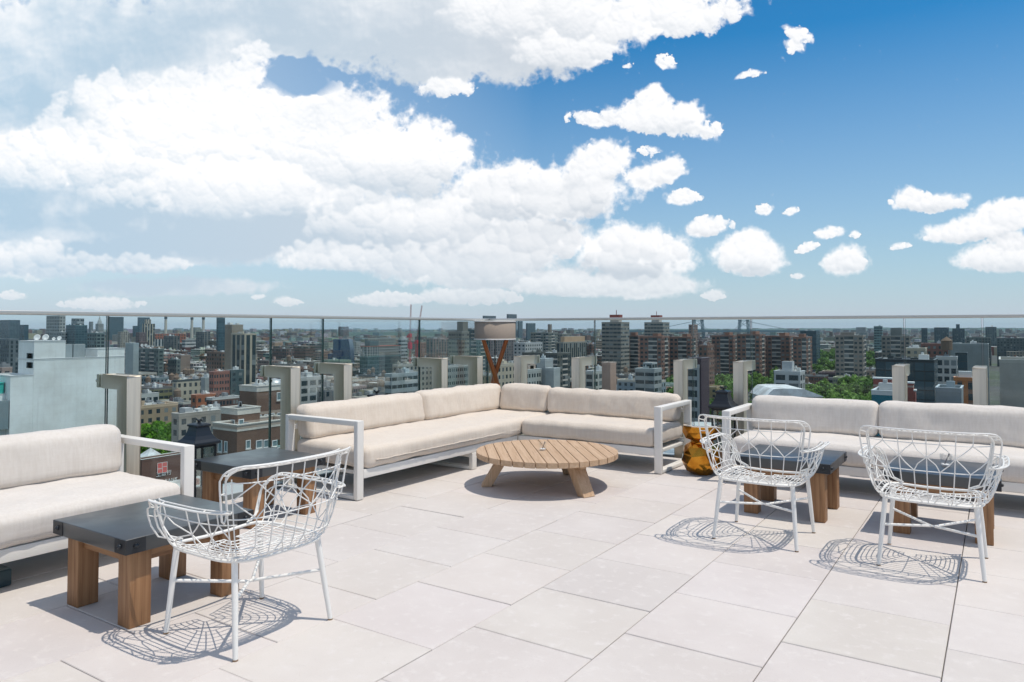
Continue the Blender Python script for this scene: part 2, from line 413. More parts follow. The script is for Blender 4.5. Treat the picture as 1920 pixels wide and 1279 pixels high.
def wood(c0, c1, c2, axis, sc=1.):
    def f(n, b):
        p = objc(n); k = {'X': (1.2, 26, 26), 'Y': (26, 1.2, 26), 'Z': (26, 26, 1.2)}[axis]
        q = n.vmath('MULTIPLY', p, tuple(v*sc for v in k))
        g = n.noise(q, 1, 6, .65, dist=.6); g2 = n.noise(n.vmath('MULTIPLY', q, (4, 4, 2)), 1, 3, .6)
        c = n.mix(n.maprange(g, .3, .7), c0, c1); c = n.mix(n.math('MULTIPLY', n.maprange(g2, .52, .72), .6), c, c2)
        n.l.new(c, b.inputs['Base Color']); bump(n, b, g2, .25, .002)
    return f
TEAK = ((.23, .108, .045), (.37, .20, .095), (.12, .05, .02))
M_TEAKZ = mat('oiled_teak_upright', rough=.55, fn=wood(*TEAK, 'Z'))
M_TEAKX = mat('oiled_teak_rail', rough=.55, fn=wood(*TEAK, 'X')); M_TEAKY = mat('oiled_teak_rail_across', rough=.55, fn=wood(*TEAK, 'Y'))
PALE = ((.47, .305, .18), (.58, .405, .265), (.34, .20, .11))
M_SLAT = mat('pale_teak_slats', rough=.6, fn=wood(*PALE, 'Y')); M_PALEZ = mat('pale_teak_leg', rough=.6, fn=wood(*PALE, 'Z'))
def f_black(n, b):
    p = objc(n); s = n.noise(p, 3.5, 5, .6)
    n.l.new(n.mix(n.maprange(s, .3, .7), (.028, .032, .035), (.044, .047, .049)), b.inputs['Base Color'])
    n.l.new(n.maprange(n.noise(p, 7, 4), .3, .7, .30, .42), b.inputs['Roughness'])
    b.inputs['Coat Weight'].default_value = .40; b.inputs['Coat Roughness'].default_value = .35
M_BLACK = mat('blackened_steel', rough=.35, metal=.0, spec=.75, fn=f_black)
M_IRON = mat('black_iron', (.018, .022, .028), .33, .3, .6)
def f_steel(n, b):
    p = objc(n); s = n.noise(n.vmath('MULTIPLY', p, (120, 120, 2)), 1, 3, .6)
    n.l.new(n.mix(n.maprange(s, .3, .7), (.56, .49, .395), (.65, .58, .475)), b.inputs['Base Color'])
    n.l.new(n.maprange(s, .3, .7, .38, .5), b.inputs['Roughness'])
M_STEEL = mat('brushed_stainless', rough=.36, metal=.65, fn=f_steel)
M_RAIL = mat('satin_rail', (.55, .54, .51), .35, .6)
M_CHROME = mat('polished_steel', (.66, .62, .55), .12, 1.)
M_COPING = mat('pale_metal_coping', (.50, .54, .55), .35, .4)
def f_gold(n, b):
    p = objc(n); s = n.noise(p, 9, 3)
    n.l.new(n.mix(n.maprange(s, .35, .7), (.42, .17, .02), (.60, .27, .035)), b.inputs['Base Color'])
M_GOLD = mat('amber_lacquered_metal', rough=.14, metal=1., fn=f_gold)
M_GOLDTOP = mat('amber_mirror_top', (.80, .74, .66), .08, 1.)
M_MAHOG = mat('red_brown_wood', rough=.38, fn=wood((.36, .095, .02), (.46, .14, .03), (.22, .05, .012), 'Z'))
def f_shade(n, b):
    p = objc(n); s = n.noise(n.vmath('MULTIPLY', p, (90, 90, 260)), 1, 2)
    n.l.new(n.mix(n.maprange(s, .3, .7), (.275, .225, .185), (.325, .27, .225)), b.inputs['Base Color'])
M_SHADE = mat('taupe_shade_fabric', rough=.85, fn=f_shade)
M_TRIM = mat('white_trim', (.8, .79, .77), .6)
def glass_mat(name, tint, ior=1.5, refl=.8):
    m = bpy.data.materials.new(name); m.use_nodes = True; n = NT(m.node_tree); n.n.clear()
    t = n.node('ShaderNodeBsdfTransparent'); t.inputs[0].default_value = tint+(1,)
    g = n.node('ShaderNodeBsdfGlossy'); g.inputs['Roughness'].default_value = .0; g.inputs['Color'].default_value = (.9, .95, .97, 1)
    fr = n.node('ShaderNodeFresnel'); fr.inputs[0].default_value = ior
    mx = n.node('ShaderNodeMixShader'); n.l.new(n.math('MULTIPLY', fr.outputs[0], refl), mx.inputs[0]); n.l.new(t.outputs[0], mx.inputs[1]); n.l.new(g.outputs[0], mx.inputs[2])
    o = n.node('ShaderNodeOutputMaterial'); n.l.new(mx.outputs[0], o.inputs[0]); return m
M_GLASS = glass_mat('balustrade_glass', (.895, .955, .96), refl=.32)
M_GLASSEDGE = mat('dark_glass_edge', (.03, .075, .075), .2)
M_CUP = glass_mat('clear_tumbler', (.985, .988, .99), 1.45, .25)
M_LPANE = glass_mat('lantern_pane', (.93, .95, .95), 1.5)
M_CANDLE = mat('candle_wax', (.75, .72, .66), .5)

# ------------------------------------------------------------------ terrace floor
T = .61
mb = MB(); rnd = random.Random(4)
X0, X1, Y0, Y1 = -2.50, 9.2, -6.1, 5.0
for n_ in range(-5, 16):
    off = 0 if n_ % 2 == 0 else .485
    for k in range(-11, 9):
        a0, a1, b0, b1 = n_*T, (n_+1)*T, (k+off)*T, (k+1+off)*T
        a0, a1, b0, b1 = max(a0, X0), min(a1, X1), max(b0, Y0), min(b1, Y1)
        if a1-a0 < .03 or b1-b0 < .03: continue
        g = .0021; dz = rnd.uniform(-.0016, .0006); tl = rnd.uniform(-.0008, .0008); tx = rnd.uniform(-.001, .001); t_ = rnd.uniform(.955, 1.03)
        j = rnd.uniform(-.0006, .0006); j2 = rnd.uniform(-.0016, .0016)
        a0 += g+j; a1 -= g-j; b0 += g+j2; b1 -= g-j2; e = .003
        zt = lambda x, y: dz+tl*(y-b0)/T+tx*(x-a0)/T
        vs = [(a0, b0, -.045), (a1, b0, -.045), (a1, b1, -.045), (a0, b1, -.045)]
        vs = [Vector(v) for v in vs]+[Vector((x, y, zt(x, y)-e)) for x, y in ((a0, b0), (a1, b0), (a1, b1), (a0, b1))]+[Vector((x, y, zt(x, y))) for x, y in ((a0+e, b0+e), (a1-e, b0+e), (a1-e, b1-e), (a0+e, b1-e))]
        col = (t_, t_*rnd.uniform(.99, 1.005), t_*rnd.uniform(.975, 1.01))
        mb.add(vs, [(0,1,5,4),(1,2,6,5),(2,3,7,6),(3,0,4,7),(4,5,9,8),(5,6,10,9),(6,7,11,10),(7,4,8,11),(8,9,10,11)], 0, col=col)
tag(mb.build('terrace_floor', M_PAVER), 'pale pinkish grey square concrete pavers laid in running bond', kind='structure')
mb = MB(); mb.box(-3.10, 10, -6.9, 5.62, -.5, -.06); tag(mb.build('terrace_base', M_MEMB), kind='structure')
mb = MB(); mb.box(-3.08, -2.68, -6.6, 5.18, -.055, -.004); mb.box(-3.08, 9.6, 5.18, 5.60, -.055, -.004)
tag(mb.build('parapet_coping', M_COPING, bevel=.004), kind='structure')
mb = MB(); mb.box(-2.90, 9.8, -6.7, 5.45, -70.5, -.5); tag(mb.build('tower_below_terrace', M_MEMB), kind='structure')

# ------------------------------------------------------------------ glass windscreen
GX, GY, RT = -2.985, 5.50, 1.49
def screen(name, label, ax, cuts, lo, hi):
    t = thing(name, label, 'glass screen', (GX, lo, 0) if ax == 'Y' else (lo, GY, 0))
    L = t.location.copy()
    def bx(mb, a0, a1, p0, p1, z0, z1):
        if ax == 'Y': mb.box(p0-L.x, p1-L.x, a0-L.y, a1-L.y, z0, z1)
        else: mb.box(a0-L.x, a1-L.x, p0-L.y, p1-L.y, z0, z1)
    G = GX if ax == 'Y' else GY
    cs = [lo]+cuts+[hi]
    for a, b in zip(cs[:-1], cs[1:]):
        q = MB(); bx(q, a+.009, b-.009, G-.008, G+.008, .0, RT-.022); q.build('glass_pane', M_GLASS, t)
        q = MB()
        bx(q, a+.0060, a+.0080, G-.0085, G+.0085, .0, RT-.024); q.build('glass_edge', M_GLASSEDGE, t)
        q = MB(); bx(q, b-.0080, b-.0060, G-.0085, G+.0085, .0, RT-.024); q.build('glass_edge', M_GLASSEDGE, t)
    q = MB(); bx(q, lo-.0, hi, G-.024, G+.024, RT-.030, RT); q.build('top_rail', M_RAIL, t, bevel=.005, seg=2)
    return t
screen('glass_screen', 'frameless glass windscreen along the left edge of the terrace, with satin steel cap', 'Y', [-5.0, -3.6, -2.3, -.95, .50, 2.0, 2.63, 4.10], -6.6, 5.47)
screen('glass_screen', 'frameless glass windscreen along the right edge of the terrace, with satin steel cap', 'X', [-1.42, -.20, .44, 1.89, 2.52, 4.0, 5.4, 6.8], -3.0, 9.4)

def post(label, x, y, ax):
    """ax 'Y': on the left edge, arm reaches to -X. ax 'X': on the right edge, arm reaches to +Y"""
    t = thing('screen_post', label, 'steel post', (x, y, 0), 0 if ax == 'Y' else -pi/2, 'stainless posts holding the glass screens')
    reach = (x-GX) if ax == 'Y' else (GY-y)
    q = MB(); w = .05; d = .135; h = 1.02; a = .095
    prof = [(0, -.06), (0, h), (-reach+.05, h), (-reach+.05, h-a), (-d, h-a), (-d, -.06)]
    vs = [(px, -w, pz) for px, pz in prof]+[(px, w, pz) for px, pz in prof]
    q.add(vs, [(5,4,1,0), (4,3,2,1), (6,7,10,11), (7,8,9,10)]+[((i+1) % 6, i, 6+i, 6+(i+1) % 6) for i in range(6)][::1])
    q.build('bracket', M_STEEL, t, bevel=.006, seg=2, weld=True)
    q = MB(); q.box(-reach+.012, -reach+.05, -.05, .05, h-a-.003, h+.003); q.build('clamp_plate', M_STEEL, t, bevel=.004)
    q = MB(); q.box(-reach-.045, -reach-.012, -.05, .05, h-a-.003, h+.003)
    q.build('clamp_plate', M_STEEL, t, bevel=.004)
    for s_ in (-1, 1):
        for k in (-.028, .028):
            q = MB(); x0 = -reach+s_*.05
            q.tube([(x0-.012*s_, k*.9, h-a/2), (x0+.016*s_, k*.9, h-a/2)], .019, 14)
            q.tube([(x0+.016*s_, k*.9, h-a/2), (x0+.022*s_, k*.9, h-a/2)], .012, 10)
            q.build('glass_bolt', M_CHROME, t)
    q = MB(); q.box(-d-.03, .03, -w-.03, w+.03, -.06, -.035); q.build('base_plate', M_STEEL, t, bevel=.003)
    return t
PL = ['first left post, nearest the camera, behind the near sofa', 'second left post, just left of the corner sofa arm', 'third left post, behind the left wing of the corner sofa', 'fourth left post, near the middle of the sofa wing', 'fifth left post, just left of the wooden lamp']
for y, l in zip((.497, 1.97, 2.605, 4.09, 4.77), PL): post('square steel '+l, -2.6, y, 'Y')
for y in (-1.0, -2.4, -3.7, -5.0): post('square steel post behind the near sofa, out past the left end of the view', -2.6, y, 'Y')
PR = ['post just right of the wooden lamp', 'post behind the right wing of the corner sofa', 'post left of the lantern by the gold stool', 'post right of the lantern by the gold stool', 'post behind the right sofa where its cushions meet', 'last post on the right, behind the right sofa']
for x, l in zip((-2.27, -1.465, -.22, .42, 1.878, 2.503), PR): post('square steel '+l, x, 5.1, 'X')
for x in (4.0, 5.4, 6.8): post('square steel post behind the right sofa, out past the right end of the view', x, 5.1, 'X')

# ------------------------------------------------------------------ cushions
def cushion(name, m, parent, x0, x1, y0, y1, z0, z1, r=.055, crown=.02, seed=0, wr=.004, step=.022, puck=None, lean=None, sag=0.):
    """soft rounded cushion: x/y/z box, crown = bulge of the large faces; puck = axis with gathered seams near both ends"""
    c = Vector(((x0+x1)/2, (y0+y1)/2, (z0+z1)/2)); h = Vector(((x1-x0)/2, (y1-y0)/2, (z1-z0)/2))
    ns = [max(4, int(2*h[i]/step)) for i in range(3)]; idx = {}; V_ = []; F_ = []
    def vid(i, j, k):
        if (i, j, k) not in idx: idx[(i, j, k)] = len(V_); V_.append((i, j, k))
        return idx[(i, j, k)]
    nx, ny, nz = ns
    for i in range(nx):
        for j in range(ny): F_.append((vid(i, j, 0), vid(i, j+1, 0), vid(i+1, j+1, 0), vid(i+1, j, 0))); F_.append((vid(i, j, nz), vid(i+1, j, nz), vid(i+1, j+1, nz), vid(i, j+1, nz)))
        for k in range(nz): F_.append((vid(i, 0, k), vid(i+1, 0, k), vid(i+1, 0, k+1), vid(i, 0, k+1))); F_.append((vid(i, ny, k), vid(i, ny, k+1), vid(i+1, ny, k+1), vid(i+1, ny, k)))
    for j in range(ny):
        for k in range(nz): F_.append((vid(0, j, k), vid(0, j, k+1), vid(0, j+1, k+1), vid(0, j+1, k))); F_.append((vid(nx, j, k), vid(nx, j+1, k), vid(nx, j+1, k+1), vid(nx, j, k+1)))
    out = []
    rr = min(r, min(h)*.98)
    for (i, j, k) in V_:
        u = Vector((2*i/nx-1, 2*j/ny-1, 2*k/nz-1)); p = Vector((u[0]*h[0], u[1]*h[1], u[2]*h[2]))
        q = Vector([max(-(h[a]-rr), min(h[a]-rr, p[a])) for a in range(3)]); d = p-q
        if d.length > 1e-7: p = q+d.normalized()*rr*min(1., max(abs(t) for t in d)/rr) if True else p
        b = [(1-abs(u[a])**4) for a in range(3)]
        axs = sorted(range(3), key=lambda a: h[a])[0]
        for a in range(3):
            o1, o2 = [t for t in range(3) if t != a]
            p[a] += u[a]*crown*(1. if a == axs else .55)*b[o1]*b[o2]
        wp = c+p
        nv = noise.noise(Vector((wp.x*5+seed, wp.y*5, wp.z*5)))*wr*1.5+noise.noise(Vector((wp.x*13+seed, wp.y*13, wp.z*8)))*wr*.8+noise.noise(Vector((wp.x*2.2+seed, wp.y*2.2, 0)))*wr*1.2
        nrm = Vector([u[a]**5 for a in range(3)]); nrm = nrm.normalized() if nrm.length > 1e-6 else Vector((0, 0, 1))
        if puck is not None:
            e = max(0., (abs(u[puck])-.80)/.2); run = (p[1] if puck == 0 else p[0])*26+p[2]*95
            if max(abs(u[t]) for t in range(3) if t != puck) > .9: nv += .0040*sin(run*1.25+seed)*e*(1-e*.4)
            for wv in range(3):
                cx_ = ((seed*7.3+wv*2.1) % 1.6-.8); nv -= .007*max(0, 1-abs(u[puck]-cx_-u[2]*.01)/.014)*(1 if wv < 2 else .5)*max(0, noise.noise(Vector((cx_*3, u[2]*1.5, seed)))+.45)
        p += nrm*nv
        if sag: p.z -= sag*b[0]*b[1] if u[2] > 0 else 0
        if lean: p[lean[0]] += lean[1]*(p.z/h.z)*.5
        out.append(c+p)
    mb = MB(); mb.add(out, F_, 0, smooth=True)
    return mb.build(name, m, parent)

def loopframe(mb, ax, a0, a1, p0, p1, z0, z1, t=.042):
    """closed rectangular leg frame of flat bar; ax = axis it spans, p0..p1 = its width"""
    def bx(u0, u1, z_0, z_1):
        if ax == 'X': mb.box(u0, u1, p0, p1, z_0, z_1)
        else: mb.box(p0, p1, u0, u1, z_0, z_1)
    bx(a0, a0+t, z0, z1); bx(a1-t, a1, z0, z1); bx(a0+t+.0005, a1-t-.0005, z1-t, z1-.0005); bx(a0+t+.0005, a1-t-.0005, z0+.0005, z0+t*.75)

# corner sofa ------------------------------------------------------
t = thing('corner_sofa', 'L-shaped corner sofa with cream canvas cushions and white metal frame, behind the round slatted table', 'corner sofa', (-1.6, 4.08, 0))
T0 = Vector((-1.6, 4.08, 0))
def sub(mb): mb.v = [tuple(Vector(v)-T0) for v in mb.v]; return mb
q = MB(); loopframe(q, 'X', -2.467, -1.605, 1.75, 1.82, .004, .628); sub(q).build('arm_frame', M_WHITE, t, bevel=.004, seg=2)
q = MB(); loopframe(q, 'Y', 4.075, 4.90, -.075, -.005, .004, .628); sub(q).build('arm_frame', M_WHITE, t, bevel=.004, seg=2)
q = MB(); loopframe(q, 'X', -2.467, -1.600, 3.27, 3.34, .004, .164); sub(q).build('leg_frame', M_WHITE, t, bevel=.004, seg=2)
q = MB(); loopframe(q, 'Y', 4.10, 4.90, -1.22, -1.15, .004, .164); sub(q).build('leg_frame', M_WHITE, t, bevel=.004, seg=2)
q = MB()
q.box(-1.650, -1.605, 1.822, 4.075, .166, .236); q.box(-2.46, -2.415, 1.822, 4.90, .166, .236)
q.box(-1.604, -.077, 4.08, 4.125, .166, .236); q.box(-2.414, -.077, 4.86, 4.90, .166, .236)
q.box(-2.413, -1.652, 1.90, 4.05, .17, .200); q.box(-1.60, -.08, 4.13, 4.855, .17, .200)
q.box(-2.46, -2.42, 1.822, 4.9, .50, .54); q.box(-2.415, -.077, 4.862, 4.9, .50, .54)
sub(q).build('seat_rail', M_WHITE, t, bevel=.003, seg=2)
def cu(nm, *a, m=M_CREAM, **k):
    o = cushion(nm, m, t, *a, **k)
    for v in o.data.vertices: v.co -= T0
    return o
sc_ = cu('seat_cushion', -2.44, -1.585, 1.83, 4.88, .238, .410, r=.050, crown=.014, seed=1.3, wr=.006, step=.024)
q = MB(); pts = []
for i in range(150):
    y = 1.93+i*(4.05-1.93)/149; f = noise.noise(Vector((y*9, 2, 1)))
    pts.append((-1.5755+.004*noise.noise(Vector((y*22, 0, 7))), y, .300+.005*f+.0022*noise.noise(Vector((y*40, 4, 4)))))
q.tube(pts, .0052, 6); q.tube([(x-.004, y, z-.012) for x, y, z in pts], .004, 6)
for v in range(len(q.v)): q.v[v] = tuple(Vector(q.v[v])-T0)
o = q.build('zip_flap', M_CREAM, sc_)
cu('seat_cushion', -1.575, -.085, 4.07, 4.86, .238, .412, r=.050, crown=.014, seed=4.1, wr=.006, step=.024)
cu('back_cushion', -2.455, -2.275, 1.845, 3.372, .412, .700, r=.056, crown=.011, seed=2.2, wr=.007, puck=1, lean=(0, -.05))
cu('back_cushion', -2.455, -2.275, 3.378, 4.80, .412, .708, r=.056, crown=.011, seed=5.2, wr=.007, puck=1, lean=(0, -.05))
cu('back_cushion', -2.262, -1.628, 4.685, 4.865, .414, .708, r=.056, crown=.011, seed=6.6, wr=.006, puck=0, lean=(1, .05))
cu('back_cushion', -1.620, -.095, 4.685, 4.865, .414, .690, r=.056, crown=.011, seed=8.4, wr=.009, puck=0, lean=(1, .05))

# near left sofa ---------------------------------------------------
T0 = Vector((-1.62, .34, 0))
t = thing('outdoor_sofa', 'left sofa with oatmeal linen cushions and white loop arm, beside the foreground table', 'sofa', T0)
q = MB(); loopframe(q, 'X', -2.48, -1.62, .27, .34, .004, .628); sub(q).build('arm_frame', M_WHITE, t, bevel=.004, seg=2)
q = MB(); loopframe(q, 'X', -2.48, -1.62, -2.10, -2.03, .004, .628); sub(q).build('arm_frame', M_WHITE, t, bevel=.004, seg=2)
q = MB(); q.box(-1.665, -1.62, -2.028, .268, .166, .236); q.box(-2.475, -2.43, -2.028, .268, .166, .236); q.box(-2.43, -1.667, -2.02, .26, .17, .200); q.box(-2.475, -2.435, -2.028, .268, .50, .54)
sub(q).build('seat_rail', M_WHITE, t, bevel=.003, seg=2)
cu('seat_cushion', -2.44, -1.60, -2.02, .258, .238, .408, r=.050, crown=.014, seed=11.3, wr=.005, m=M_LINEN)
cu('back_cushion', -2.46, -2.27, -1.0, .245, .410, .712, r=.056, crown=.011, seed=12.2, wr=.005, lean=(0, -.05), m=M_LINEN)
cu('back_cushion', -2.46, -2.27, -2.02, -1.01, .410, .712, r=.056, crown=.011, seed=13.2, wr=.005, lean=(0, -.05), m=M_LINEN)

# right sofa -------------------------------------------------------
T0 = Vector((.565, 4.09, 0))
t = thing('outdoor_sofa', 'long sofa on the right with oatmeal linen cushions, behind two white wire chairs', 'sofa', T0)
q = MB(); loopframe(q, 'Y', 4.09, 4.90, .565, .635, .004, .628); sub(q).build('arm_frame', M_WHITE, t, bevel=.004, seg=2)
q = MB(); loopframe(q, 'Y', 4.09, 4.90, 3.62, 3.69, .004, .628); sub(q).build('arm_frame', M_WHITE, t, bevel=.004, seg=2)
q = MB(); q.box(.637, 3.618, 4.095, 4.14, .166, .236); q.box(.637, 3.618, 4.86, 4.90, .166, .236); q.box(.64, 3.61, 4.142, 4.855, .17, .2); q.box(.637, 3.618, 4.862, 4.9, .50, .54)
sub(q).build('seat_rail', M_WHITE, t, bevel=.003, seg=2)
cu('seat_cushion', .645, 3.61, 4.075, 4.85, .238, .405, r=.055, crown=.014, seed=21.3, wr=.005, m=M_LINEN)
cu('back_cushion', .66, 1.745, 4.68, 4.865, .408, .716, r=.056, crown=.011, seed=22.2, wr=.005, puck=0, lean=(1, .05), m=M_LINEN)
cu('back_cushion', 1.755, 2.95, 4.68, 4.865, .408, .722, r=.056, crown=.011, seed=23.6, wr=.005, puck=0, lean=(1, .05), m=M_LINEN)
cu('back_cushion', 2.96, 3.60, 4.68, 4.865, .408, .716, r=.056, crown=.011, seed=24.2, wr=.005, puck=0, lean=(1, .05), m=M_LINEN)

# ------------------------------------------------------------------ black-topped teak tables
def block_table():
    t = thing('coffee_table', '', 'coffee table', (0, 0, 0), 0, 'black-topped teak block tables'); S = .655/2
    q = MB(); q.box(-S, S, -S, S, .351, .42); top = q.build('tabletop', M_BLACK, t, bevel=.0035, seg=2)
    for sx_ in (-1, 1):
        for sy_ in (-1, 1):   # corner straps stand 2 mm proud
            q = MB(); q.box(min(sx_*(S+.002), sx_*(S-.09)), max(sx_*(S+.002), sx_*(S-.09)), min(sy_*S, sy_*(S+.002)), max(sy_*S, sy_*(S+.002)), .353, .4185)
            q.box(min(sx_*S, sx_*(S+.002)), max(sx_*S, sx_*(S+.002)), min(sy_*(S-.09), sy_*(S+.002)), max(sy_*(S-.09), sy_*(S+.002)), .353, .4185)
            q.build('corner_strap', M_IRON, top)
    for sx_ in (-1, 1):
        for sy_ in (-1, 1):
            for d in ((0, 1), (1, 0)):
                q = MB()
                a = Vector((sx_*(S-.045), sy_*(S+.002), .386)) if d[1] else Vector((sx_*(S+.002), sy_*(S-.045), .386))
                n_ = Vector((0, sy_, 0)) if d[1] else Vector((sx_, 0, 0))
                q.tube([a, a+n_*.004, a+n_*.009, a+n_*.012], [.012, .0118, .009, .003], 10)
                q.build('bolt', M_IRON, top)
    for sx_ in (-1, 1):
        for sy_ in (-1, 1):
            cx_, cy_ = sx_*(S-.045-.05), sy_*(S-.045-.05)
            q = MB(); q.box(-.05, .05, -.05, .05, 0, .350); o = q.build('leg', M_TEAKZ, t, bevel=.004, seg=2); o.location = (cx_, cy_, 0)
    for sg in (-1, 1):
        q = MB(); q.box(-S+.146, S-.146, sg*(S-.095)-.024, sg*(S-.095)+.024, .285, .3495); q.build('apron', M_TEAKX, t, bevel=.003)
        q = MB(); q.box(sg*(S-.095)-.024, sg*(S-.095)+.024, -S+.146, S-.146, .285, .3495); q.build('apron', M_TEAKY, t, bevel=.003)
    return t
TB = [(-.95, -.312, 'black-topped teak table in the left foreground, in front of the nearest wire chair', 1.03),
      (-1.888, 1.049, 'black-topped teak table between the left sofa and the corner sofa', 1.0),
      (1.326, 3.37, 'black-topped teak table in front of the left wire chair of the pair', 1.0),
      (2.317, 3.375, 'black-topped teak table at the right, in front of the rightmost wire chair', 1.0)]
bt = block_table()
for i, (x, y, l, sy_) in enumerate(TB):
    o = bt if i == 0 else copy_tree(bt)
    o.location = (x, y, .0005); o['label'] = l; o.scale.y = sy_

# ------------------------------------------------------------------ round slatted table
t = thing('round_table', 'low round slatted teak table on three splayed plank legs in front of the corner sofa', 'round table', (-.666, 3.10, 0))
SA = atan2(-.777, .63)
q = MB(); R_ = .617; nS = 14; sw = 2*R_/nS
for i in range(nS):
    a, b = -R_+i*sw+.0028, -R_+(i+1)*sw-.0028
    pts = []
    for k in range(9):
        u = a+(b-a)*k/8; pts.append((u, sqrt(max(R_*R_-u*u, 1e-5))))
    poly = [(u, -v) for u, v in pts]+[(u, v) for u, v in reversed(pts)]
    q.prism(poly, .256, .302)
o = q.build('tabletop', M_SLAT, t, bevel=.0018, weld=True); o.rotation_euler.z = SA-pi/2
q = MB()
for a in (60, 180, 300):
    q.box(.02, .50, -.03, .03, .215, .2545, M=Matrix.Rotation(radians(a+37.5), 4, 'Z'))
q.build('under_brace', M_PALEZ, t)
for a in (217.5, 338, 96):
    q = MB(); u0, u1 = .53, .375
    vs = []
    for (r0, z, wv, tk) in ((u0, 0.001, .058, .042), (u1, .2555, .066, .044)):
        vs += [(r0-tk, -wv, z), (r0+tk, -wv, z), (r0+tk, wv, z), (r0-tk, wv, z)]
    q.add(vs, [(0,3,2,1),(4,5,6,7),(0,1,5,4),(1,2,6,5),(2,3,7,6),(3,0,4,7)])
    o = q.build('leg', M_PALEZ, t, bevel=.004, seg=2); o.rotation_euler.z = radians(a)

# ------------------------------------------------------------------ tumblers
M_STIR = mat('grey_stirrer', (.22, .20, .20), .5)
def tumbler(label, x, y, z, s=1.):
    t = thing('tumbler', label, 'glass tumbler', (x, y, z))
    q = MB(); n = 20; pr_ = [(.030*s, .002), (.036*s, .075*s), (.0335*s, .0755*s), (.0275*s, .010)]
    q.lathe(pr_, n); q.build('cup', M_CUP, t)
    q = MB(); q.tube([(-.008*s, .006, .014), (.018*s, .012, .078*s)], [.004, .005], 8); q.build('stirrer', M_STIR, t)
    q = MB(); q.lathe([(.027*s, .0105), (.0275*s, .014)], 16); q.build('coaster_disc', M_TRIM, t)
tumbler('small clear tumbler with a dark stirrer on the round slatted table', -.69, 3.07, .3025, .95)
tumbler('small clear tumbler on the table behind the rightmost wire chair', 2.33, 3.42, .421, 1.1)

# ------------------------------------------------------------------ faceted gold stool
t = thing('gold_stool', 'faceted hourglass side stool in amber gold metal, between the corner sofa and the right sofa', 'stool', (.295, 4.33, 0))
rg = random.Random(9)
rings = [(.095, .001), (.150, .045), (.184, .11), (.186, .185), (.158, .25), (.112, .292), (.106, .305), (.150, .345), (.172, .40), (.176, .452)]
q = MB(); vs = []; n = 9
for i, (r, z) in enumerate(rings):
    for k in range(n):
        a = 2*pi*(k+.5*(i % 2))/n; j = 1+rg.uniform(-.06, .06)*(0 if i in (0, len(rings)-1) else 1)
        vs.append((r*j*cos(a), r*j*sin(a), z+rg.uniform(-.013, .013)*(0 if i in (0, len(rings)-1) else 1)))
fs = []
for i in range(len(rings)-1):
    for k in range(n):
        a, b, c, d = i*n+k, i*n+(k+1) % n, (i+1)*n+(k+1) % n, (i+1)*n+k
        if i % 2 == 0: fs += [(a, b, d), (b, c, d)]
        else: fs += [(a, b, c), (a, c, d)]
fs.append(tuple(range(n))[::-1]); q.add(vs, fs)
q.build('body', M_GOLD, t)
q = MB(); q.add([(vs[(len(rings)-1)*n+k][0]*s_, vs[(len(rings)-1)*n+k][1]*s_, z) for (s_, z) in ((1.0, .4525), (1.0, .462), (.97, .465)) for k in range(n)],
   [(i*n+k, i*n+(k+1) % n, (i+1)*n+(k+1) % n, (i+1)*n+k) for i in range(2) for k in range(n)]+[tuple(range(2*n, 3*n)), tuple(range(n))[::-1]])
q.build('top', M_GOLDTOP, t)

# ------------------------------------------------------------------ lanterns
def lantern():
    t = thing('lantern', '', 'lantern', (0, 0, 0), 0, 'black pagoda lanterns'); w_ = .125
    q = MB(); q.box(-.145, .145, -.145, .145, .0, .03); q.box(-.132, .132, -.132, .132, .0305, .05); q.build('base', M_IRON, t, bevel=.004)
    for a in (-1, 1):
        for b in (-1, 1):
            q = MB(); q.box(a*w_-.010, a*w_+.010, b*w_-.010, b*w_+.010, .0505, .565); q.build('upright', M_IRON, t, bevel=.002)
    q = MB()
    for a in (-1, 1):
        q.box(-w_+.011, w_-.011, a*w_-.006, a*w_+.006, .545, .565); q.box(a*w_-.006, a*w_+.006, -w_+.011, w_-.011, .545, .565)
    q.build('crossbar', M_IRON, t)
    for a in (-1, 1):
        q = MB(); q.box(-w_+.011, w_-.011, a*w_-.0015, a*w_+.0015, .055, .544); q.build('pane', M_LPANE, t)
        q = MB(); q.box(a*w_-.0015, a*w_+.0015, -w_+.011, w_-.011, .055, .544); q.build('pane', M_LPANE, t)
    q = MB(); prof = [(.158, .5655), (.172, .572), (.170, .590), (.135, .612), (.108, .642), (.090, .680), (.080, .715), (.094, .720), (.092, .734), (.060, .742), (.03, .748)]
    vs = [(sx_*r, sy_*r, z) for r, z in prof for sx_, sy_ in ((-1,-1),(1,-1),(1,1),(-1,1))]
    fs = [(i*4+k, i*4+(k+1) % 4, (i+1)*4+(k+1) % 4, (i+1)*4+k) for i in range(len(prof)-1) for k in range(4)]+[(3,2,1,0), tuple(range(4*len(prof)-4, 4*len(prof)))]
    q.add(vs, fs); q.build('roof', M_IRON, t, bevel=.0025)
    q = MB(); q.tube([(0, 0, .748), (0, 0, .768)], .018, 8)
    q.tube([(.05*cos(a*pi/9), .022*sin(a*pi/9), .772+.008*sin(a*pi/9*2)) for a in range(18)], .006, 6, closed=True); q.build('carry_ring', M_IRON, t)
    q = MB(); q.lathe([(.038, .0505), (.038, .20)], 16); q.build('candle', M_CANDLE, t)
    return t
la = lantern()
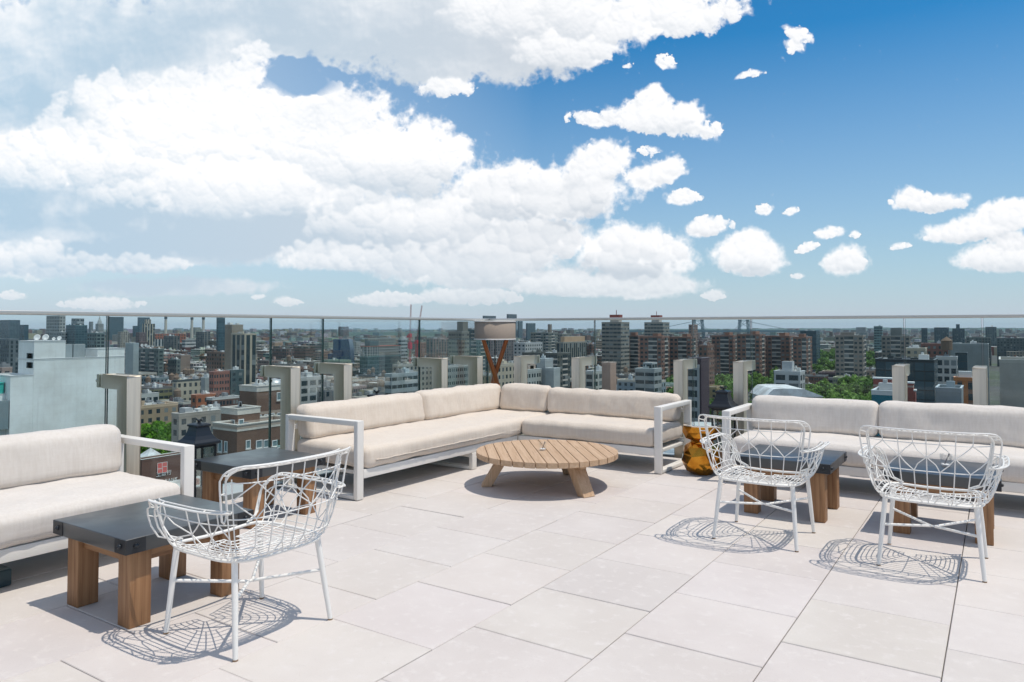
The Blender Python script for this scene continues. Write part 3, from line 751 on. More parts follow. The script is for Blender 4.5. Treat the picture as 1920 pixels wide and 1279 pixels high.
for i, (x, y, s_, rz, l) in enumerate([(-2.545, .985, .91, 0., 'black pagoda lantern beside the glass, behind the left sofa arm'), (.315, 4.93, 1.0, 0, 'black pagoda lantern on the deck behind the gold stool'), (-2.64, 3.04, 1.0, 0, 'black pagoda lantern mostly hidden behind the left wing of the corner sofa')]):
    o = la if i == 0 else copy_tree(la)
    o.location = (x, y, -.004 if x > -2 else -.045); o.scale = (s_*(.74 if i != 1 else .70),)*2+(s_,); o.rotation_euler.z = rz; o['label'] = l
q = MB(); q.box(-2.67, -2.502, .60, 3.4, -.0598, -.047); tag(q.build('shingle_strip', M_MEMB), kind='structure')

# ------------------------------------------------------------------ floor lamp
t = thing('floor_lamp', 'outdoor floor lamp with taupe drum shade on crossed red-brown wooden legs, behind the sofa corner', 'floor lamp', (-2.72, 5.262, -.004))
q = MB(); r = .262; n = 64
q.lathe([(r, 1.235), (r, 1.445), (r-.004, 1.445), (r-.004, 1.235)], n); sh = q.build('lamp_shade', M_SHADE, t)
for z0, z1 in ((1.2210, 1.2345), (1.4455, 1.4605)):
    q = MB(); q.lathe([(r-.008, z0), (r+.006, z0), (r+.006, z1), (r-.008, z1)], n); q.build('shade_band', M_TRIM, sh)
q = MB(); q.lathe([(r-.01, 1.4462), (.001, 1.4462), (.001, 1.452), (r-.01, 1.452)], n); q.build('diffuser', M_TRIM, sh)
q = MB(); q.lathe([(r-.01, 1.2300), (.001, 1.2300), (.001, 1.2340), (r-.01, 1.2340)], n); q.build('diffuser', M_TRIM, sh)
q = MB(); q.tube([(0, 0, .80), (0, 0, 1.232)], .008, 8); q.build('stem', M_IRON, t)
for a in (33.5, 213.5, 123.5):
    q = MB(); d = Vector((cos(radians(a)), sin(radians(a)), 0)); w2 = Vector((-d.y, d.x, 0))
    k = .150 if a < 123 or a > 124 else .10
    top = d*k+Vector((0, 0, 1.228)); mid = d*(-.0)+Vector((0, 0, .775)); bot = d*(-.20)+Vector((0, 0, .003))
    off = w2*(.019 if a < 40 else (-.019 if a > 200 else 0))*(-1 if a > 200 else 1)
    q.tube([bot+off, mid+off, top+off] if a != 123.5 else [bot, mid], [.026, .031, .027] if a != 123.5 else [.022, .026], 8); q.build('leg', M_MAHOG, t)

# ------------------------------------------------------------------ dark block by the left sofa
t = thing('weight_block', 'low dark blue-grey painted block on the deck at the left edge, under the sofa', 'weight block', (-1.95, -.74, 0))
q = MB(); q.box(-.19, .19, -.16, .11, .0015, .088); q.build('body', mat('dark_blue_grey_paint', (.020, .050, .065), .5), t, bevel=.006, seg=2)
q = MB(); q.box(-.185, .185, -.155, .105, .0885, .0935); q.build('lid', mat('blue_grey_lid', (.12, .16, .18), .5), t, bevel=.002)

# ------------------------------------------------------------------ white wire armchairs
def wire_chair():
    t = thing('wire_chair', '', 'wire chair', (0, 0, 0), 0, 'white wire basket armchairs')
    RW, RF = .0030, .0048; Z0 = .394; PB = .415
    def Uc(f):
        a = -pi/2+f*(pi/2+.60); c, s = cos(a), sin(a); e = .49
        return Vector((.262*math.copysign(abs(c)**e, c), 0.02+.272*math.copysign(abs(s)**e, s), Z0)), Vector((math.copysign(abs(c)**.75, c), math.copysign(abs(s)**1.35, s)*.95, 0)).normalized()
    def Fl(f, r):          # seat floor, r 0 near the front middle .. 1 at the rim
        p, n = Uc(f); c0 = Vector((0, .14, Z0)); q = c0+(p-c0)*r; q.z = Z0-.012+.012*r*r-.010*sin(pi*r); return q
    def Bk(f, v):          # back wall
        p, n = Uc(f); return p+n*(.112*v**.62)*(1-.10*abs(f/PB)**3)+Vector((0, 0, .402*v**1.12))
    def Ar(f, v):          # arm wall
        p, n = Uc(f); g = (abs(f)-PB)/(1-PB); h = .216*(1-max(0, (g-.80)/.20)**2*.22); w_ = .092*(1-.30*max(0, (g-.75)/.25))
        return p+n*(w_*v**.60)+Vector((0, .02*v*g, h*v**1.15))
    def tb(q, P, r=RW, n=5, **k): q.tube(P, r, n, **k)
    # --- back
    AM = pi/2+.60; XM = sin(PB*AM)**.49
    def fs(s_): return math.copysign(math.asin(min(1, (abs(s_)*XM)**(1/.49)))/AM, s_)
    q = MB(); S2 = [fs(.955*(-1+j/4)) for j in range(9)]
    def vline(f, a, b, n=8): tb(q, [Bk(f, max(0, a+(b-a)*k/n)) for k in range(n+1)])
    for j, f in enumerate(S2):
        if j % 2 == 0: vline(f, 0, .985 if 0 < j < 8 else .90, 12)
        else:
            vline(f, .86, .985, 2); vline(f, .17, .50, 4)
            for e in (-1, 1):
                g = S2[j+e]
                tb(q, [Bk(f, .86), Bk((f+g)/2, .775), Bk(g, .69)]); tb(q, [Bk(g, .69), Bk((f+g)/2, .595), Bk(f, .50)])
                tb(q, [Bk(f, .17), Bk(f+(g-f)*.5, .06), Bk(f+(g-f)*.75, 0)])
    for v in (.86, .50, .17, .06): tb(q, [Bk(fs(-1+k/11), v) for k in range(23)])
    def hoop(out, dz, lo, r):
        P = [(-1, lo+(1-lo)*i/8) for i in range(8)]+[(-1+2*i/24, 1) for i in range(25)]+[(1, 1-(1-lo)*i/8) for i in range(1, 9)]
        o = []
        for s, u in P:
            c, cu = .16, .15
            if abs(s) > 1-c and u > 1-cu:
                ax = (abs(s)-(1-c))/c; au = (u-(1-cu))/cu; m_ = max(ax, au); l = sqrt(ax*ax+au*au)
                if l > 0: k = m_/l; s = math.copysign((1-c)+ax*k*c, s); u = (1-cu)+au*k*cu
            p, n = Uc(fs(s)); o.append(Bk(fs(s), u)+n*out+Vector((s*abs(out)*.5, 0, dz*(u-.4)/.6)))
        tb(q, o, r, 6); return o
    r1 = hoop(0, 0, .54, RF); r2 = hoop(.027, .013, .50, RF*.95); r3 = hoop(-.020, .006, .58, RF*.8)
    for i in range(9, 32, 2): tb(q, [r1[i], r2[i+1]]); tb(q, [r2[i+1], r1[i+2]])
    for i in (1, 4, 7, 33, 36, 39): tb(q, [r3[i], r1[i], r2[i]], RW*1.1)
    for i in (0, -1): tb(q, [r2[i], (r2[i]+r1[i])/2+Vector((0, .004, -.020)), r1[i]+Vector((0, .012, -.018)), r3[i]], RF*.8, 6)
    q.build('backrest', M_WIRE, t)
    # --- arms
    for sg in (-1, 1):
        q = MB(); G = [sg*(PB*.96+(1-PB*.96)*i/8) for i in range(9)]
        A = lambda f, v: Ar(f, v)
        for j, f in enumerate(G):
            if j % 2 == 0: tb(q, [A(f, k/7) for k in range(8)])
            else:
                tb(q, [A(f, .80), A(f, .9), A(f, 1)]); tb(q, [A(f, 0), A(f, .12), A(f, .26)])
                for e in (-1, 1):
                    g = G[j+e]
                    tb(q, [A(f, .80), A((f+g)/2, .67), A(g, .54)]); tb(q, [A(g, .54), A((f+g)/2, .40), A(f, .26)])
        for v in (.10, .26, .80): tb(q, [A(sg*(PB*.8+(1-PB*.8)*k/16), v) for k in range(17)])
        def arail(out, dz, r, df):
            P = []
            for k in range(19):
                f = sg*(PB*.90+(1.0-PB*.90)*k/18); p, n = Uc(f); P.append(A(f, 1)+n*out+Vector((0, 0, dz)))
            e, n = P[-1], Uc(sg)[1]
            P += [e+Vector((-sg*.004, .016+df, -.012)), e+Vector((-sg*.012, .026+df, -.045)), e+Vector((-sg*.026, .024+df*.8, -.095)), e+Vector((-sg*.050, .010+df*.6, -.145)), Vector((sg*(.185+out*.6), .262+df*.3, Z0+.006))]
            tb(q, P, r, 6); return P
        a1 = arail(0, 0, RF, .004); a2 = arail(.025, .008, RF*.95, .012); a3 = arail(-.018, .006, RF*.75, -.004)
        for i in range(0, 18, 2): tb(q, [a1[i], a2[i+1]]); tb(q, [a2[i+1], a1[i+2]])
        for i in (0, 6, 12, 18, 20): tb(q, [a3[i], a1[i], a2[i]])
        q.build('arm', M_WIRE, t)
    # --- seat floor: U-shaped rows closing in on the front middle, spokes, straight front edge
    q = MB()
    for r in (.13, .23, .33, .43, .53, .63, .73, .82, .91): tb(q, [Fl(-1+2*k/32, r) for k in range(33)])
    for k in range(17):
        f = -1+2*k/16; a = .13 if k % 2 == 0 else .43
        tb(q, [Fl(f, a+(1-a)*i/5) for i in range(6)])
    q.build('seat', M_WIRE, t)
    q = MB(); ring = [Fl(-1+2*k/36, 1) for k in range(37)]; b_ = ring[-1]; a_ = ring[0]
    fr = [b_+Vector((-.012, .022, 0)), Vector((.19, .270, Z0-.004)), Vector((.06, .264, Z0-.008)), Vector((-.06, .264, Z0-.008)), Vector((-.19, .270, Z0-.004)), a_+Vector((.012, .022, 0))]
    tb(q, [p-Vector((0, 0, .004)) for p in ring+fr], .0078, 8, closed=True)
    q.build('frame_ring', M_WIRE, t)
    for sx_ in (-1, 1):
        for sy_ in (-1, 1):
            q = MB(); a = Vector((sx_*.224, .225 if sy_ > 0 else -.190, Z0+.002)); b = Vector((sx_*.258, sy_*.248, .005))
            q.tube([a, a+(b-a)*.5, b], [.0142, .0134, .0108], 12); lg = q.build('leg', M_WIRE, t)
            q = MB(); q.tube([b+Vector((0, 0, -.0045)), b+Vector((0, 0, .002))], .0113, 12); q.build('foot', M_FOOT, lg)
    q = MB()
    for sx_ in (-1, 1):
        for sy_ in (-1, 1):
            p = Vector((sx_*.238, .236 if sy_ > 0 else -.214, .232)); e = Vector((sx_*.014, sy_*.004, .208))
            q.tube([p, e], .0075, 8); d = (e-p).normalized()
            for k in range(1, 9): c = p+(e-p)*(k/9); q.tube([c-d*.0011, c+d*.0011], .0086, 8)
        q.tube([(sx_*.014, -.006, .208), (sx_*.014, .006, .208)], .0085, 8)
    q.tube([(-.014, 0, .208), (.014, 0, .208)], .006, 8)
    q.build('stretcher', M_WIRE, t)
    return t
M_FOOT = mat('worn_foot_cap', (.26, .17, .10), .7)
wc = wire_chair()
for i, (x, y, rz, l) in enumerate([(-.243, -.275, pi/2, 'white wire armchair nearest the camera, facing the left foreground table'),
     (1.335, 2.54, .0, 'white wire armchair on the left of the pair that faces the right sofa'), (2.305, 2.53, 0, 'white wire armchair at the far right, facing the right sofa')]):
    o = wc if i == 0 else copy_tree(wc)
    o.location = (x, y, 0); o.rotation_euler.z = rz; o['label'] = l

# ================================================================== the city below and beyond
GZ = -48.0
def W2(px, d): return CAM + VW*d + VR*((px-960)/F*d)
def ray2(px): return (VW + VR*((px-960)/F))
def ztop(y, d): return CZ+(614-y)/F*d
def extents(xl, xc, xr, d):
    if xc > 1560: xc = xr
    P = W2(xc, d); r = ray2(xl); t_ = (P.y-CY)/r.y; wx = P.x-(CX+r.x*t_)
    r = ray2(xr); wy = None
    if abs(r.x) > .02:
        t_ = (P.x-CX)/r.x; wy = CY+r.y*t_-P.y
    if wy is None or wy <= 0 or wy > 120 or t_ < 0: wy = min(max(wx, 14), 40)
    if xc > 1560: wy = min(wy, max(12., wx*.8), 22.)
    wx = min(max(wx, 4), 160); wy = max(wy, 4)
    return P.x-wx, P.x, P.y, P.y+wy

def f_facade(style, attr=False):
    def f(n, b):
        if attr: wall = n.node('ShaderNodeAttribute', attribute_name='tone').outputs['Color']
        else: wall = n.node('ShaderNodeObjectInfo').outputs['Color']
        uv = n.node('ShaderNodeUVMap').outputs[0]
        sp = n.node('ShaderNodeSeparateXYZ'); n.l.new(uv, sp.inputs[0])
        u, v = sp.outputs[0], sp.outputs[1]
        fu, fv = n.math('FRACT', u), n.math('FRACT', v)
        cell = n.comb(n.math('FLOOR', u), n.math('FLOOR', v), 1.)
        wn = n.node('ShaderNodeTexWhiteNoise', noise_dimensions='3D'); n.l.new(cell, wn.inputs['Vector'])
        rv = wn.outputs['Value']
        def band(x, a, c): return n.math('MULTIPLY', n.math('GREATER_THAN', x, a), n.math('LESS_THAN', x, c))
        dirt = n.noise(posc(n), .09, 5, .65); streak = n.noise(n.vmath('MULTIPLY', posc(n), (.9, .9, .06)), 1, 4, .6)
        wc = n.mix(n.maprange(dirt, .3, .75), wall, n.mix(1., wall, (.80, .78, .76), 'MULTIPLY'))
        wc = n.mix(n.math('MULTIPLY', n.maprange(streak, .5, .75), .35), wc, n.mix(1., wall, (.68, .67, .66), 'MULTIPLY'))
        glass = n.mix(n.maprange(rv, .72, .95, smooth=False), (.022, .038, .046), (.20, .22, .22))
        if style == 'glass': glass = n.mix(rv, (.02, .045, .06), (.045, .085, .105))
        if style == 'punch': w = n.math('MULTIPLY', band(fu, .27, .73), band(fv, .26, .78))
        elif style == 'pair': w = n.math('MULTIPLY', n.math('ADD', band(fu, .12, .42), band(fu, .56, .86)), band(fv, .28, .76))
        elif style == 'big': w = n.math('MULTIPLY', band(fu, .14, .86), band(fv, .18, .82))
        elif style == 'ribbon': w = n.math('MULTIPLY', band(fv, .34, .80), band(fu, .06, .96))
        elif style == 'vert': w = n.math('MULTIPLY', band(fu, .34, .80), n.math('ADD', .55, n.math('MULTIPLY', band(fv, .2, .8), .45)))
        elif style == 'fins': w = band(fu, .30, .94)
        elif style == 'balc':
            col_ = n.math('GREATER_THAN', n.math('FRACT', n.math('MULTIPLY', u, .25)), .5)
            slab = n.math('LESS_THAN', fv, .30)
            rec = n.math('MULTIPLY', col_, n.math('SUBTRACT', 1, slab))
            win = n.math('MULTIPLY', n.math('MULTIPLY', band(fu, .2, .8), band(fv, .3, .78)), n.math('SUBTRACT', 1, col_))
            w = n.math('MAXIMUM', n.math('MULTIPLY', rec, .93), win)
            wc = n.mix(n.math('MULTIPLY', col_, slab), wc, (.50, .44, .38))
        elif style == 'glass': w = n.math('MULTIPLY', band(fu, .07, 1.1), band(fv, .12, 1.1))
        else:
            w = None; jt = n.math('MAXIMUM', n.math('LESS_THAN', fv, .035), n.math('MULTIPLY', n.math('LESS_THAN', fu, .02), .6))
            wc = n.mix(n.math('MULTIPLY', jt, .22), wc, n.mix(1., wall, (.55, .55, .55), 'MULTIPLY'))
            wc = n.mix(n.math('MULTIPLY', n.maprange(rv, .4, 1.), .12), wc, n.mix(1., wall, (.75, .76, .78), 'MULTIPLY'))
        if w is not None:
            n.l.new(n.mix(w, wc, glass), b.inputs['Base Color'])
            n.l.new(n.math('MULTIPLY_ADD', w, -.62, .85), b.inputs['Roughness'])
        else: n.l.new(wc, b.inputs['Base Color']); b.inputs['Roughness'].default_value = .85
    return f
STY = ['punch', 'pair', 'big', 'ribbon', 'vert', 'fins', 'balc', 'glass', 'none']
MF = {s: mat('facade_'+s, fn=f_facade(s)) for s in STY}
def f_roof(n, b):
    c = n.node('ShaderNodeObjectInfo').outputs['Color']; p = posc(n)
    n1 = n.noise(p, .22, 5, .65); n2 = n.noise(p, 1.5, 3, .6)
    c2 = n.mix(n.maprange(n1, .35, .7), c, n.mix(1., c, (.62, .60, .58), 'MULTIPLY'))
    n.l.new(n.mix(n.math('MULTIPLY', n.maprange(n2, .55, .75), .5), c2, (.30, .28, .26)), b.inputs['Base Color'])
M_ROOF = mat('flat_roof', rough=.8, fn=f_roof)
def f_plain(n, b): n.l.new(n.node('ShaderNodeObjectInfo').outputs['Color'], b.inputs['Base Color'])
M_PLAIN = mat('painted_element', rough=.6, fn=f_plain)
M_TANK = mat('weathered_tank_wood', (.17, .115, .08), .85)
M_METAL = mat('dull_metal', (.45, .46, .47), .45, .5)

def wallbox(mb, x0, x1, y0, y1, z0, z1, bay=3.4, st=3.3, mi=0, col=None, top=False, off=0):
    """four walls with bay/storey coordinates"""
    nz = max(1, round((z1-z0)/st)); nx = max(1, round((x1-x0)/bay)); ny = max(1, round((y1-y0)/bay))
    P = [(x0, y0), (x1, y0), (x1, y1), (x0, y1)]
    for i in range(4):
        a, b_ = P[i], P[(i+1) % 4]; nn = nx if i % 2 == 0 else ny
        o = off+i*40
        mb.add([(a[0], a[1], z0), (b_[0], b_[1], z0), (b_[0], b_[1], z1), (a[0], a[1], z1)], [(0, 1, 2, 3)], mi,
               uvs=[[(o, 0), (o+nn, 0), (o+nn, nz), (o, nz)]], col=col)
    if top: mb.add([(x0, y0, z1), (x1, y0, z1), (x1, y1, z1), (x0, y1, z1)], [(0, 1, 2, 3)], top if top is not True else mi, col=col)

PJ = []; LM = []          # landmark footprints and names: (x0,x1,y0,y1, short name, px, d)
def kid(o, c): o.color = tuple(c)+(1,); return o
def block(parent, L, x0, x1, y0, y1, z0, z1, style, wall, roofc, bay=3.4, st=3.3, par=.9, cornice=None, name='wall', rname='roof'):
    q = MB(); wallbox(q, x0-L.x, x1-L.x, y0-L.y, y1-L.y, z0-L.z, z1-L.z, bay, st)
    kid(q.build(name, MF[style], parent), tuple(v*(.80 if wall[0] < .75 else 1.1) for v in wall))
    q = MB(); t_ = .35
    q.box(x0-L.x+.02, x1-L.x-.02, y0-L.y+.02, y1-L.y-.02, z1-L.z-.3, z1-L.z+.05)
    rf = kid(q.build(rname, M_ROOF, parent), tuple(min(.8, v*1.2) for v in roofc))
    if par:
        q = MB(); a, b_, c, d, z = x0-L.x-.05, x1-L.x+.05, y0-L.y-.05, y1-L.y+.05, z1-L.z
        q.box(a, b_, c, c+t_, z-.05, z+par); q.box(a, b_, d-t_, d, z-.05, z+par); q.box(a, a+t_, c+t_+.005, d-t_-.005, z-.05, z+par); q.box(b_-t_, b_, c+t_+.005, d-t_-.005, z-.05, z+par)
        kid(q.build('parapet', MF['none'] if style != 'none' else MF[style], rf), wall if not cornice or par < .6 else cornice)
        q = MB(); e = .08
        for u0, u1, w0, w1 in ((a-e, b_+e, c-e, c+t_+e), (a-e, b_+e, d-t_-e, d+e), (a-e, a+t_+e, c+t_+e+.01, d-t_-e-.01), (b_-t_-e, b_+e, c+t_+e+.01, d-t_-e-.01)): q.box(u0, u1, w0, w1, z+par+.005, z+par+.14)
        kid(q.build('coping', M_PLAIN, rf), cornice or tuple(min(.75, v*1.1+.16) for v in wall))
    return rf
def tank(parent, x, y, z, s=1.):
    q = MB(); q.lathe([(1.9*s, z+3.2*s), (1.9*s, z+6.6*s), (1.98*s, z+6.7*s), (.1, z+8.2*s)], 12, (x, y), smooth=False)
    for a in range(4): q.tube([(x+1.4*s*cos(a*pi/2+.8), y+1.4*s*sin(a*pi/2+.8), z), (x+1.4*s*cos(a*pi/2+.8), y+1.4*s*sin(a*pi/2+.8), z+3.3*s)], .12*s, 4)
    return q.build('water_tank', M_TANK, parent)
def clutter(parent, L, x0, x1, y0, y1, z, rg_, n, wall, k_=1.):
    for i in range(n):
        cx_ = rg_.uniform(x0+2, x1-2) if x1-x0 > 5 else (x0+x1)/2; cy_ = rg_.uniform(y0+2, y1-2) if y1-y0 > 5 else (y0+y1)/2
        s = rg_.uniform(.6, 1.9)*k_; h = rg_.uniform(1., 2.8)*k_; q = MB()
        q.box(cx_-s-L.x, cx_+s-L.x, cy_-s*.8-L.y, cy_+s*.8-L.y, z-L.z+.05, z-L.z+h)
        if rg_.random() < .5: q.box(cx_-s*.5-L.x, cx_-L.x, cy_-s*.4-L.y, cy_+s*.3-L.y, z-L.z+h, z-L.z+h+.8)
        kid(q.build(rg_.choice(['bulkhead', 'air_unit']), M_PLAIN, parent), rg_.choice([(.62, .62, .60), (.42, .42, .42), wall, (.70, .69, .66), (.22, .23, .24)]))

rgB = random.Random(31)
def bld(nm, label, short, xl, xc, xr, yt, d, wall, style, roofc=(.42, .42, .41), bay=3.4, st=3.3, pent=None, nclut=3, tk=0, cat=None, base=GZ, cornice=None, group=None, wy=None):
    x0, x1, y0, y1 = extents(xl, xc, xr, d); zt = ztop(yt, d)
    if wy: y1 = y0+wy
    L = Vector((x1, y0, base)); t = thing(nm, label, cat or nm.replace('_', ' '), L, group=group)
    rf = block(t, L, x0, x1, y0, y1, base, zt, style, wall, roofc, bay, st, par=.9 if d < 1200 else .0, cornice=cornice)
    for p in (pent or []):
        pl, pc, pr2, py, pcol, psty = p
        a0, a1, b0, b1 = extents(pl, pc, pr2, d+2.5)
        a0, a1, b0, b1 = max(a0, x0+.6), min(a1, x1-.6), max(b0, y0+.6), min(b1, y1-.6)
        if a1-a0 > 1 and b1-b0 > 1: block(t, L, a0, a1, b0, b1, zt+.02, ztop(py, d+2.5), psty, pcol, roofc, bay, st, par=0, name='penthouse', rname='penthouse_roof')
    if nclut: clutter(t, L, x0, x1, y0, y1, zt, rgB, nclut, wall)
    if tk: tank(t, (x0+x1)/2-L.x, y0+min(5, (y1-y0)/2)-L.y, zt-L.z, tk)
    LM.append((x0, x1, y0, y1, short, xc, d)); PJ.append((xl, xr, yt, d)); return t

